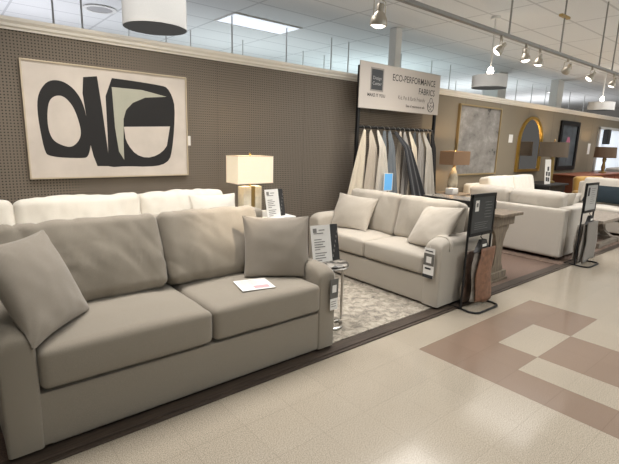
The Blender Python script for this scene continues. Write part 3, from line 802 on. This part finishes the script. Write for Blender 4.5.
plabel(obj('globe_emblem', ic, INK, sg), 'outlined round emblem with a leaf')

def fabric_piece(x, top, bot, w0, w1, lean, m, label, dy=0, seed=0):
    t = thing('fabric_sample', label, 'fabric sample', (x, RY, 0), 0, 'fabric samples on the black rack')
    b = BM(); NU, NV = 26, 16; g = []
    for j in range(NV+1):
        v = j/NV; row = []
        w = w0+(w1-w0)*v**.8
        for i in range(NU+1):
            u = -1+2*i/NU
            fold = math.sin(u*7.5+seed*2.1+.6*math.sin(seed+v*2))*(.008+.008*v) + math.cos(u*3.1+seed)*.006*v
            row.append(b.verts.new((u*w/2+lean*v, -.05+dy*min(1, v*5)+fold*(.5+.5*v)-.01*v, top+(bot-top)*v - .03*(1-v)*u*u + .02*v*math.sin(seed*3+u*2))))
        g.append(row)
    for j in range(NV):
        for i in range(NU): b.faces.new((g[j][i], g[j][i+1], g[j+1][i+1], g[j+1][i]))
    c = obj('cloth', b, m, t)
    md = c.modifiers.new('thickness', 'SOLIDIFY'); md.thickness = .004
    h = tube(BM(), [(0, -.05, top-.005), (0, -.042, top+.03), (0, -.024, 1.738), (0, 0, 1.746), (0, .022, 1.735), (0, .026, 1.715)], .004, 6)
    obj('hook', h, CHROME, t)
def fm(name, c): return mat(name, c, .9, noise_amt=.08, noise_scale=120, bump=.3, bump_scale=400, sheen=.2)
FC = fm('ivory cloth', (.62, .55, .44)); FB = fm('oat cloth', (.47, .41, .34)); FG = fm('dove grey cloth', (.34, .32, .30)); FS = fm('steel blue cloth', (.135, .155, .175)); FK = fm('charcoal cloth', (.028, .030, .036)); FD = fm('near-black cloth', (.016, .015, .015)); FW = fm('pale linen cloth', (.54, .50, .44)); FT = fm('dark slate cloth', (.06, .07, .078))
pieces = [
 (4.47, FC, .05, .34, -.12, 'ivory fabric sample hung beside the left post of the rack'),
 (4.60, FB, .05, .32, .02, 'oat fabric sample hung second from the left post of the rack'),
 (4.74, FW, .05, .30, .04, 'pale linen fabric sample left of the steel blue ones'),
 (4.88, FS, .06, .26, .02, 'steel blue fabric sample left of the blue card'),
 (4.99, FS, .06, .26, .05, 'steel blue fabric sample falling behind the blue card'),
 (5.12, FK, .07, .26, .38, 'charcoal fabric sample slanting across the middle of the rack'),
 (5.22, FB, .05, .22, -.04, 'oat fabric sample half covered by the slanting charcoal one'),
 (5.32, FG, .05, .22, .05, 'dove grey fabric sample in the middle of the rack'),
 (5.44, FC, .05, .24, .02, 'ivory fabric sample right of the slanting charcoal one'),
 (5.56, FT, .06, .26, .03, 'dark slate fabric sample right of centre on the rack'),
 (5.67, FG, .05, .28, .06, 'dove grey fabric sample right of the dark slate one'),
 (5.78, FW, .05, .26, .10, 'pale linen fabric sample near the right end of the rack'),
 (5.89, FD, .06, .24, .08, 'near-black fabric sample second from the right post'),
 (5.99, FD, .06, .18, .02, 'near-black fabric sample hung beside the right post of the rack')]
for k, (x, m, w0, w1, lean, lb) in enumerate(pieces):
    dy = -.16 if m is FK else -.048*(k % 3)
    fabric_piece(x, 1.69, .62+.03*math.sin(k*2.2), w0*1.0, w1*(1.15 if m is not FK else 1.5), lean*1.3, m, lb, dy, k)
bc = bx(-.075, .075, -.004, .004, -.115, .115, bev=.002)
BLUE = mat('bright blue card', (.10, .36, .72), .5, emit=(.20, .50, .85), estr=.30)  # emission added so the plain card looks lit
t = thing('info_card', 'bright blue card propped in front of the rack fabrics behind the loveseat', 'card', (4.84, 4.10, .985)); t.rotation_euler = (0, 0, -.1)
obj('card', bc, BLUE, t, smooth=False)
b = bx(-.083, -.075, -.006, .006, -.122, .122); box(b, .075, .083, -.006, .006, -.122, .122); box(b, -.083, .083, -.006, .006, .115, .122); box(b, -.083, .083, -.006, .006, -.122, -.115)
obj('holder', b, PAPER, t, smooth=False)
obj('stem', bx(-.008, .008, -.004, .004, -.97, -.122), BLACK, t, smooth=False)
obj('foot', bx(-.08, .08, -.06, .06, -.985, -.97), BLACK, t, smooth=False)

# ------------------------------------------------------------------ console behind the loveseat
t = thing('console_table', 'weathered wood console table with curved trestle leg behind the loveseat', 'console table', (4.83, 2.98, 0))
obj('table_top', bx(-.235, .235, -.70, .70, .765, .80, bev=.006), WEATHER, t, smooth=False)
obj('apron', bx(-.21, .21, -.62, .62, .655, .765, bev=.004), WEATHER, t, smooth=False)
def trestle(y):
    prof = [(-.13, .10), (-.13, .15), (-.085, .19), (-.065, .32), (-.075, .45), (-.12, .56), (-.17, .60), (-.18, .655), (.18, .655), (.17, .60), (.12, .56), (.075, .45), (.065, .32), (.085, .19), (.13, .15), (.13, .10)]
    b = BM(); prism(b, prof, 'y', y-.06, y+.06, bev=.006)
    return b
for y in (-.52, .52):
    lg = obj('leg', trestle(y), WEATHER, t, angle=25)
    obj('foot_block', bx(-.17, .17, y-.09, y+.09, .03, .11, bev=.008), WEATHER, lg, smooth=False)
    obj('plinth', bx(-.20, .20, y-.10, y+.10, 0, .03, bev=.004), WEATHER, lg, smooth=False)
obj('stretcher', bx(-.05, .05, -.46, .46, .11, .17, bev=.006), WEATHER, t, smooth=False)
t = thing('display_tray', 'black-edged glossy tray on the console behind the loveseat', 'tray', (4.80, 2.96, .80))
obj('tray_body', bx(-.17, .17, -.40, .40, 0, .095, bev=.004), BLACK, t, smooth=False)
obj('gloss_top', bx(-.155, .155, -.385, .385, .095, .10), mat('glossy grey top', (.30, .28, .25), .12), t, smooth=False)

# ------------------------------------------------------------------ leather sample stands by the aisle
def sample_stand(loc, rz, label, board_m, text_m, leathers, w=.40, ztop=1.09, board_h=.37, white_board=False):
    t = thing('sample_stand', label, 'display stand', loc, rz)
    hw = w/2
    for s in (-1, 1):
        obj('post', tube(BM(), [(s*hw, 0, .012), (s*hw, 0, ztop)], .011, 8), BLACK, t)
    obj('foot_loop', tube(BM(), [(-hw, 0, .012), (-hw-.01, -.09, .011), (-hw+.01, -.145, .011), (-hw+.05, -.165, .011), (hw-.05, -.165, .011), (hw-.01, -.145, .011), (hw+.01, -.09, .011), (hw, 0, .012)], .010, 8), BLACK, t)
    obj('foot_loop', tube(BM(), [(-hw, 0, .012), (-hw, .13, .011), (hw, .13, .011), (hw, 0, .012)], .010, 8), BLACK, t)
    obj('crossbar', tube(BM(), [(-hw, 0, ztop-board_h-.02), (hw, 0, ztop-board_h-.02)], .008, 8), BLACK, t)
    bd = obj('sign_board', bx(-hw+.008, hw-.008, -.012, .006, ztop-board_h, ztop-.005, bev=.002), board_m, t, smooth=False)
    fr = BM()
    for a in ((-hw, hw, ztop-.02, ztop+.008), (-hw, hw, ztop-board_h-.012, ztop-board_h+.012), (-hw, -hw+.016, ztop-board_h, ztop), (hw-.016, hw, ztop-board_h, ztop)): box(fr, a[0], a[1], -.018, .010, a[2], a[3])
    obj('board_frame', fr, BLACK, bd, smooth=False)
    b = BM(); yb = -.0135
    if not white_board:
        box(b, -.145, -.085, yb, -.012, ztop-.15, ztop-.05, mi=1)
        box(b, -.13, -.10, yb-.001, yb, ztop-.11, ztop-.075, mi=0)
        for k in range(6): box(b, .02+.012*(k % 2), .02+.11+.012*((k*2) % 3), yb, -.012, ztop-.075-.028*k, ztop-.070-.028*k, mi=0)
        for k in range(4): box(b, -.13, .10-.02*(k % 3), yb, -.012, ztop-.26-.02*k, ztop-.256-.02*k, mi=0)
    else:
        box(b, -.14, -.08, yb, -.012, ztop-.16, ztop-.05, mi=1)
        for k in range(8): box(b, -.02, .12-.02*(k % 3), yb, -.012, ztop-.07-.028*k, ztop-.063-.028*k, mi=0)
    obj('lettering', b, [text_m, PAPER if not white_board else INK], bd, smooth=False)
    # hanger bar with A-shaped clip and the leather hides
    zc = ztop-board_h-.03
    clip = obj('clip', prism(BM(), [(-.03, zc-.03), (.05, zc-.03), (.085, zc-.10), (.13, zc-.14), (-.11, zc-.14), (-.065, zc-.10)], 'y', -.05, -.012, bev=.004), DARK, t, smooth=False)
    obj('label_strip', bx(-.02, .05, -.053, -.05, zc-.095, zc-.07), PAPER, clip, smooth=False)
    obj('clip_hook', tube(BM(), [(.01, -.03, zc-.03), (-.03, -.03, zc+.0), (-.01, -.03, zc+.03), (.02, -.02, zc+.012)], .005, 6), BLACK, clip)
    return t, zc
def hide(loc, rz, x0, x1, z0, z1, y, m, label, seed):
    b = BM(); NU, NV = 16, 14; g = []
    for j in range(NV+1):
        v = j/NV; row = []
        for i in range(NU+1):
            u = i/NU
            ed = .022*math.sin(v*7+seed)*(abs(u-.5)*2)**3
            row.append(b.verts.new((x0+(x1-x0)*u+ed+.03*v*(u-.5), y+.005*math.sin(u*6+seed)*(.3+.7*v)+.005*v*math.sin(u*2.2+seed*2), z1+(z0-z1)*v+(.012*math.sin(u*5+seed) if j == NV else 0))))
        g.append(row)
    for j in range(NV):
        for i in range(NU): b.faces.new((g[j][i], g[j][i+1], g[j+1][i+1], g[j+1][i]))
    o = obj('leather_hide', b, m); md = o.modifiers.new('thickness', 'SOLIDIFY'); md.thickness = .006
    o.location = loc; o.rotation_euler = (0, 0, rz)
    tag(o, label, 'leather sample', 'leather hides on the sample stands')
L1 = (3.86, 2.12, 0)
_, zc = sample_stand(L1, .0, 'black stand with dark price board and brown leather hides beside the loveseat', mat('charcoal board', (.045, .048, .05), .5), mat('chalk print', (.20, .205, .205), .8), None, .41, 1.08, .36)
hide(L1, 0, -.06, .19, .045, zc-.11, -.062, LEATHER, 'red-brown leather hide hung at the front of the loveseat-side stand', 1.2)
hide(L1, 0, -.10, .165, .06, zc-.145, -.028, LEATHER2, 'grey leather hide hung behind the red-brown one', 2.5)
hide(L1, 0, -.12, .14, .06, zc-.15, .034, LEATHER3, 'dark brown leather hide hung at the back of the loveseat-side stand', 3.9)
hide(L1, 0, -.13, .10, .10, zc-.15, .056, fm('taupe hide', (.24, .20, .16)), 'taupe suede hide hung behind the dark brown one', 5.1)
L2 = (6.56, 2.12, 0)
_, zc = sample_stand(L2, .0, 'black stand with pale printed board beside the sofa seen from behind', mat('pale board', (.42, .42, .41), .5), INKGREY, None, .40, 1.08, .36, True)
hide(L2, 0, -.10, .26, .05, zc-.11, -.062, fm('ash hide', (.19, .17, .15)), 'grey leather hide at the front of the stand by the cream sofa', 4.2)
hide(L2, 0, -.17, .22, .04, zc-.145, -.028, fm('stone hide', (.22, .195, .17)), 'stone-coloured hide second on the stand by the cream sofa', 6.3)
hide(L2, 0, -.21, .16, .06, zc-.15, .034, LEATHER2, 'grey leather hide at the back of the stand by the cream sofa', 7.7)

# ------------------------------------------------------------------ lamps along the far wall
def drum_shade(b, r0, r1, z0, z1, n=32):
    return lathe(b, [(r0, z0), (r1, z1), (r1-.004, z1), (r0-.004, z0), (r0, z0)], n)
t = thing('end_table', 'brown end table under the brown-shaded lamp', 'end table', (6.62, 4.22, 0))
obj('table_top', bx(-.26, .26, -.26, .26, .70, .73, bev=.005), WEATHER, t, smooth=False)
for sx in (-1, 1):
    for sy in (-1, 1): obj('leg', bx(sx*.24-.022, sx*.24+.022, sy*.24-.022, sy*.24+.022, 0, .70, bev=.003), WEATHER, t, smooth=False)
obj('shelf', bx(-.23, .23, -.23, .23, .2, .22), WEATHER, t, smooth=False)
t = thing('table_lamp', 'table lamp with brown box shade and smoky glass body', 'lamp', (6.60, 4.20, .73))
obj('base', bx(-.07, .07, -.07, .07, 0, .055, bev=.004), mat('walnut block', (.13, .07, .035), .5), t, smooth=False)
obj('body', lathe(BM(), [(.05, .055), (.075, .09), (.085, .18), (.075, .28), (.05, .36), (.03, .40), (.022, .43)], 24), AMBER, t)
obj('neck', tube(BM(), [(0, 0, .43), (0, 0, .52)], .01, 8), BRASS, t)
b = BM(); shade_box(b, .24, .13, .47, .69, .004); obj('lamp_shade', b, SHADE_BROWN, t, smooth=False)
obj('harp', tube(BM(), [(-.238, 0, .675), (.238, 0, .675)], .004, 6), BRASS, t)
obj('finial', lathe(BM(), [(.007, .67), (.007, .69), (.016, .70), (.014, .72), (0, .73)], 10), BRASS, t)
o = obj('tissue_box', bx(-.08, .08, -.07, .07, 0, .10, bev=.01), PAPER); o.location = (6.44, 4.10, .73)
tag(o, 'small white box on the end table left of the brown lamp', 'box')

t = thing('end_table', 'dark end table with a curved apron under the striated drum lamp', 'end table', (9.99, 4.15, 0))
obj('table_top', bx(-.48, .48, -.32, .32, .74, .78, bev=.008), DARK, t, smooth=False)
obj('apron', bx(-.40, .40, -.28, .28, .62, .74, bev=.006), DARK, t, smooth=False)
for sx in (-1, 1):
    for sy in (-1, 1): obj('leg', tube(BM(), [(sx*.36, sy*.24, .64), (sx*.40, sy*.27, .4), (sx*.36, sy*.24, 0)], [.035, .028, .02], 8), DARK, t)
t = thing('table_lamp', 'table lamp with dark striated drum shade on a tapered brass post', 'lamp', (10.25, 4.15, .78))
obj('base', lathe(BM(), [(.10, 0), (.10, .03), (.05, .05)], 24), BRASS, t)
obj('post', lathe(BM(), [(.05, .05), (.055, .2), (.04, .55)], 4), BRASS, t, smooth=False)
obj('lamp_shade', drum_shade(BM(), .285, .28, .55, .86), SHADE_DARK, t)
obj('spider', tube(BM(), [(-.28, 0, .85), (.28, 0, .85)], .005, 6), BRASS, t)
obj('finial', lathe(BM(), [(.008, .85), (.008, .88), (.02, .90), (0, .93)], 10), BRASS, t)
t = thing('photo_card', 'tall white card with dark photos leaning on the dark end table', 'card', (9.66, 3.95, .785)); t.rotation_euler = (-.08, 0, 0)
obj('card', bx(-.13, .13, -.004, .004, 0, .50), PAPER, t, smooth=False)
b = BM()
for k, (a, c) in enumerate(((-.09, .06), (.0, .05), (-.09, .17), (.02, .16), (-.03, .27))): box(b, a, a+.075, -.0055, -.004, c, c+.085)
obj('photos', b, INK, t, smooth=False)

t = thing('table_lamp', 'farthest table lamp with a dark shade in front of the bright window', 'lamp', (13.1, 4.05, .93))
obj('base', lathe(BM(), [(.09, 0), (.09, .025), (.03, .05)], 20), BRASS, t)
obj('post', lathe(BM(), [(.03, .05), (.05, .14), (.028, .25), (.05, .34), (.02, .42)], 16), BRASS, t)
obj('lamp_shade', drum_shade(BM(), .25, .235, .38, .65), mat('umber shade', (.075, .052, .036), .85, emit=(1, .55, .28), estr=.03, noise_amt=.1), t)
obj('spider', tube(BM(), [(-.23, 0, .64), (.23, 0, .64)], .005, 6), BRASS, t)

# rust coloured chest the farthest lamp stands on, mustard chair in front
t = thing('sideboard', 'rust red wood sideboard along the far wall', 'sideboard', (12.5, 4.1, 0))
obj('body', bx(-1.5, 1.5, -.28, .3, .08, .90, bev=.01), RUST, t, smooth=False)
obj('top', bx(-1.54, 1.54, -.31, .32, .90, .93, bev=.006), RUST, t, smooth=False)
for k in range(4):
    d = obj('door', bx(-1.47+.74*k, -.76+.74*k, -.297, -.28, .12, .87, bev=.004), RUST, t, smooth=False)
    obj('knob', lathe(BM(), [(.0, 0), (.015, .005), (.015, .02), (0, .025)], 10, M=Matrix.Translation((-.85+.74*k if k % 2 == 0 else -1.38+.74*k, -.297, .52)) @ Matrix.Rotation(PI/2, 4, 'X')), BRASS, d)
for sx in (-1, 1):
    for sy in (-.22, .24): obj('leg', bx(sx*1.4-.03, sx*1.4+.03, sy-.03, sy+.03, 0, .08), RUST, t, smooth=False)
t = thing('armchair', 'mustard yellow armchair beyond the sofa seen from behind', 'armchair', (10.55, 3.0, 0), -.5)
obj('seat', at(soft(.62, .62, .2, .06, (0, .01, .02), n=12), (0, .31, .37)), MUSTARD, t)
obj('backrest', at(soft(.72, .16, .55, .07, (0, .02, .01), n=14), (0, .66, .66), rx=-.12), MUSTARD, t)
for s in (-1, 1):
    obj('arm', at(soft(.14, .64, .40, .06, (.01, 0, .01), n=12), (s*.36, .34, .44)), MUSTARD, t)
    for y in (.08, .6): obj('leg', tube(BM(), [(s*.32, y, .28), (s*.34, y, 0)], [.025, .016], 8), LEATHER3, t)
# grey bed bench near the window
t = thing('bench', 'grey upholstered bench with black frame below the far window', 'bench', (15.0, 4.1, 0))
obj('seat', at(soft(1.6, .5, .2, .05, (0, .01, .02), n=12), (0, 0, .93)), mat('grey bench fabric', (.30, .28, .26), .9), t)
obj('frame', bx(-.8, .8, -.25, .25, .70, .83), BLACK, t, smooth=False)
for sx in (-1, 1):
    for sy in (-1, 1): obj('leg', bx(sx*.76-.03, sx*.76+.03, sy*.21-.03, sy*.21+.03, 0, .7), BLACK, t, smooth=False)

# ------------------------------------------------------------------ coffee table
t = thing('coffee_table', 'grey oak trestle coffee table between the two facing white sofas', 'coffee table', (8.25, 2.62, .010))
obj('table_top', bx(-.62, .62, -.38, .38, .40, .45, bev=.006), WEATHER2, t, smooth=False)
for s in (-1, 1):
    lg = obj('leg', prism(BM(), [(-.22, .08), (-.10, .16), (-.08, .26), (-.16, .40), (.16, .40), (.08, .26), (.10, .16), (.22, .08)], 'x', s*.44-.05, s*.44+.05, bev=.006), WEATHER2, t, angle=25)
    obj('foot_beam', bx(s*.44-.07, s*.44+.07, -.34, .34, 0, .08, bev=.006), WEATHER2, lg, smooth=False)
obj('stretcher', bx(-.62, .62, -.06, .06, .08, .13, bev=.005), WEATHER2, t, smooth=False)
obj('stretcher', bx(-.37, .37, -.33, -.25, .01, .07, bev=.005), WEATHER2, t, smooth=False)

# ------------------------------------------------------------------ drum pendants
def pendant(loc, r, h, label, rodlen, bulb_top=False):
    t = thing('drum_pendant', label, 'pendant lamp', loc)
    obj('shade', drum_shade(BM(), r, r, 0, h, 40), SHADE_WHITE, t)
    obj('diffuser', lathe(BM(), [(0, .02), (r-.01, .02), (r-.01, .026), (0, .026)], 40), DIFFUSER if bulb_top else mat('shaded diffuser', (.26, .245, .235), .6), t)  # large pendant: shade of the underside put into a darker diffuser colour
    obj('rod', tube(BM(), [(0, 0, h*.5), (0, 0, ZC-loc[2])], .012, 8), WHITE, t)
    obj('canopy', lathe(BM(), [(.06, ZC-loc[2]-.03), (.06, ZC-loc[2])], 20), WHITE, t)
    b = BM()
    for a in (0, 2*PI/3, 4*PI/3): tube(b, [(0, 0, h-.02), (r*.99*math.cos(a), r*.99*math.sin(a), h-.02)], .004, 6)
    obj('spider', b, WHITE, t)
    if bulb_top:
        obj('bulb', lathe(BM(), [(.0, h+.01), (.03, h+.02), (.045, h+.06), (.03, h+.11), (.0, h+.13)], 16), BULB, t)
pendant((1.42, 3.62, 2.33), .235, .275, 'large white drum pendant lamp cut by the top edge above the painting', 1)
pendant((6.10, 3.45, 2.315), .235, .16, 'white drum pendant with glowing bulb above the grey painting', 1, True)
pendant((11.55, 3.80, 2.37), .26, .17, 'farthest white drum pendant with glowing bulb above the far wall', 1, True)

# ------------------------------------------------------------------ track lighting
TY, TZ = 2.2, 2.50
t = thing('lighting_track', 'grey lighting track hung on rods above the aisle edge', 'lighting track', (0, TY, TZ))
obj('track', bx(-1, 13, -.018, .018, -.014, .014), GREYMETAL, t, smooth=False)
for x in (1.0, 2.75, 4.14, 5.26, 6.41, 6.87, 9.2, 11.5):
    r_ = obj('rod', tube(BM(), [(x, 0, .014), (x, 0, ZC-TZ)], .009, 8), GREYMETAL, t)
    if x == 5.26:
        b = box(BM(), x-.10, x+.10, -.02, .02, .36, .385, bev=.004); obj('clamp', b, BRASS, r_, smooth=False)
HEADM = mat('champagne lamp housing', (.50, .45, .38), .35, metal=.7)
def spot(x, rz, tiltx, label, wire=False, big=1.0):
    t = thing('track_spotlight', label, 'spotlight', (x, TY, TZ-.014), rz, 'spotlights on the hanging track')
    obj('stem', tube(BM(), [(0, 0, 0), (0, 0, -.035)], .014, 8), HEADM, t)
    y = BM()
    w = .042*big
    tube(y, [(0, 0, -.03), (w, 0, -.04), (w, 0, -.075), (w, 0, -.105*big)], .004, 6); tube(y, [(0, 0, -.03), (-w, 0, -.04), (-w, 0, -.075), (-w, 0, -.105*big)], .004, 6)
    obj('yoke', y, HEADM, t)
    M = Matrix.Translation((0, 0, -.10*big)) @ Matrix.Rotation(tiltx, 4, 'X')
    h = BM()
    lathe(h, [(.015*big, .055*big), (.018*big, .05*big), (.018*big, .02*big), (.028*big, .010*big), (.040*big, -.012*big), (.045*big, -.036*big), (.042*big, -.046*big), (.038*big, -.046*big), (.036*big, -.02*big)], 20, M=M)
    obj('housing', h, HEADM, t)
    obj('lens', lathe(BM(), [(.0, -.058*big), (.022*big, -.054*big), (.037*big, -.043*big)], 20, M=M), GLOWLENS, t)
    return M
spot(2.40, 0, .10, 'spotlight on the track directly above the rack sign, lens glowing white', big=1.35)
for x, rz, tl, lb in ((4.02, .7, .75, 'track spotlight tilted sharply, just after the first visible rod'),
                      (4.50, -.2, -.15, 'track spotlight pointing straight down, left of a close pair'),
                      (4.80, .3, .12, 'track spotlight pointing straight down, right of a close pair'),
                      (5.50, -.6, .85, 'track spotlight tilted beside the rod with a brass clamp'),
                      (6.22, .8, .7, 'track spotlight between the clamp rod and the twin rods'),
                      (6.99, .3, .4, 'farthest track spotlight at the right edge of the photo')):
    spot(x, rz, tl, lb, big=1.05)

# ------------------------------------------------------------------ lights
def area(loc, sx, sy, power, col, rot=(0, 0, 0)):
    l = bpy.data.lights.new('area_light', 'AREA'); l.shape = 'RECTANGLE'; l.size = sx; l.size_y = sy; l.energy = power; l.color = col
    o = bpy.data.objects.new('area_light', l); COL.objects.link(o); o.location = loc; o.rotation_euler = rot; return o
def spotl(loc, target, power, angle, blend, col, size=.04):
    l = bpy.data.lights.new('spot_light', 'SPOT'); l.energy = power; l.spot_size = math.radians(angle); l.spot_blend = blend; l.color = col; l.shadow_soft_size = size
    o = bpy.data.objects.new('spot_light', l); COL.objects.link(o); o.location = loc
    o.rotation_euler = (Vector(target)-Vector(loc)).to_track_quat('-Z', 'Y').to_euler(); return o
def pointl(loc, power, col, size=.05):
    l = bpy.data.lights.new('point_light', 'POINT'); l.energy = power; l.color = col; l.shadow_soft_size = size
    o = bpy.data.objects.new('point_light', l); COL.objects.link(o); o.location = loc; return o
WARM = (1, .86, .68); NEUT = (1, .965, .92)
# fluorescent ceiling panels over the aisle (behind and beside the camera) and over the furniture
for x, y, p in ((1.4, .3, 22), (4.6, -.6, 38), (8.4, .2, 56), (12.5, .6, 70)):
    area((x, y, ZC-.03), 1.2, .45, p, (1, .965, .92)).data.spread = math.radians(125)
for x, y, p in ((1.3, 3.15, 52), (4.2, 3.1, 50), (8.0, 3.2, 46), (11.5, 3.0, 46), (14.5, 3.0, 40)):
    area((x, y, ZC-.03), 2.4, 1.2, p, NEUT).data.spread = math.radians(125)
# unseen up-facing lamps added across the aisle to brighten the ceiling
for x, p in ((-.5, 36), (4.5, 85), (9.5, 130), (14.5, 150)):
    area((x, -3.0, 1.3), 3.0, 1.6, p, (.84, .95, 1), (PI, 0, 0))
# up-facing lamps added out of sight beyond the wall, brightening and cooling the ceiling
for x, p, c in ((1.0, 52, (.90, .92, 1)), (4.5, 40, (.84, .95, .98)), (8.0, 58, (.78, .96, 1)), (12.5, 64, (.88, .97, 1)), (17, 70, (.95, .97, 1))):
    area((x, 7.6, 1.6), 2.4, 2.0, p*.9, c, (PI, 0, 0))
# track spots on the displays
spotl((2.40, 2.24, 2.19), (1.60, 3.05, .84), 130, 30, .9, WARM)
spotl((1.0, 2.24, 2.19), (1.2, 4.5, 1.2), 60, 75, .9, WARM)
spotl((4.02, 2.24, 2.19), (4.0, 3.4, .5), 50, 60, .9, WARM)
spotl((4.50, 2.24, 2.19), (5.2, 4.3, 1.6), 14, 60, .9, WARM)
spotl((5.50, 2.24, 2.19), (5.0, 4.3, 1.2), 50, 50, .8, WARM); spotl((5.50, 2.24, 2.19), (6.5, 3.1, .6), 26, 60, .9, WARM)
spotl((6.22, 2.24, 2.19), (7.9, 4.5, 1.5), 60, 60, .9, WARM)
spotl((6.99, 2.24, 2.19), (8.3, 4.0, .8), 26, 60, .9, WARM)
# lamps
pointl((2.60, 4.13, 1.20), 3.2, (1, .76, .45), .04)
pointl((6.60, 4.20, 1.28), 11, (1, .70, .38), .04)
pointl((10.25, 4.15, 1.48), 16, (1, .70, .38), .05)
pointl((13.1, 4.05, 1.45), 12, (1, .70, .38), .05)

w = bpy.data.worlds.new('world'); SC.world = w; w.use_nodes = True
bg = w.node_tree.nodes['Background']; bg.inputs[0].default_value = (1, .95, .88, 1); bg.inputs[1].default_value = .10

# ------------------------------------------------------------------ camera
cam = bpy.data.cameras.new('camera'); co = bpy.data.objects.new('camera', cam); COL.objects.link(co)
R_ = Vector((0.76983, -0.637595, 0.028891)); D_ = Vector((-0.105843, -0.172172, -0.979364)); F_ = Vector((0.629412, 0.750886, -0.200028))
M = Matrix((R_, -D_, -F_)).transposed().to_4x4(); M.translation = Vector((0, 0, 1.515))
co.matrix_world = M
cam.sensor_width = 36; cam.lens = 446/619*36; cam.clip_start = .05; cam.clip_end = 200
SC.camera = co
SC.view_settings.view_transform = 'Standard'; SC.view_settings.look = 'None'; SC.view_settings.exposure = .12; SC.view_settings.gamma = 1
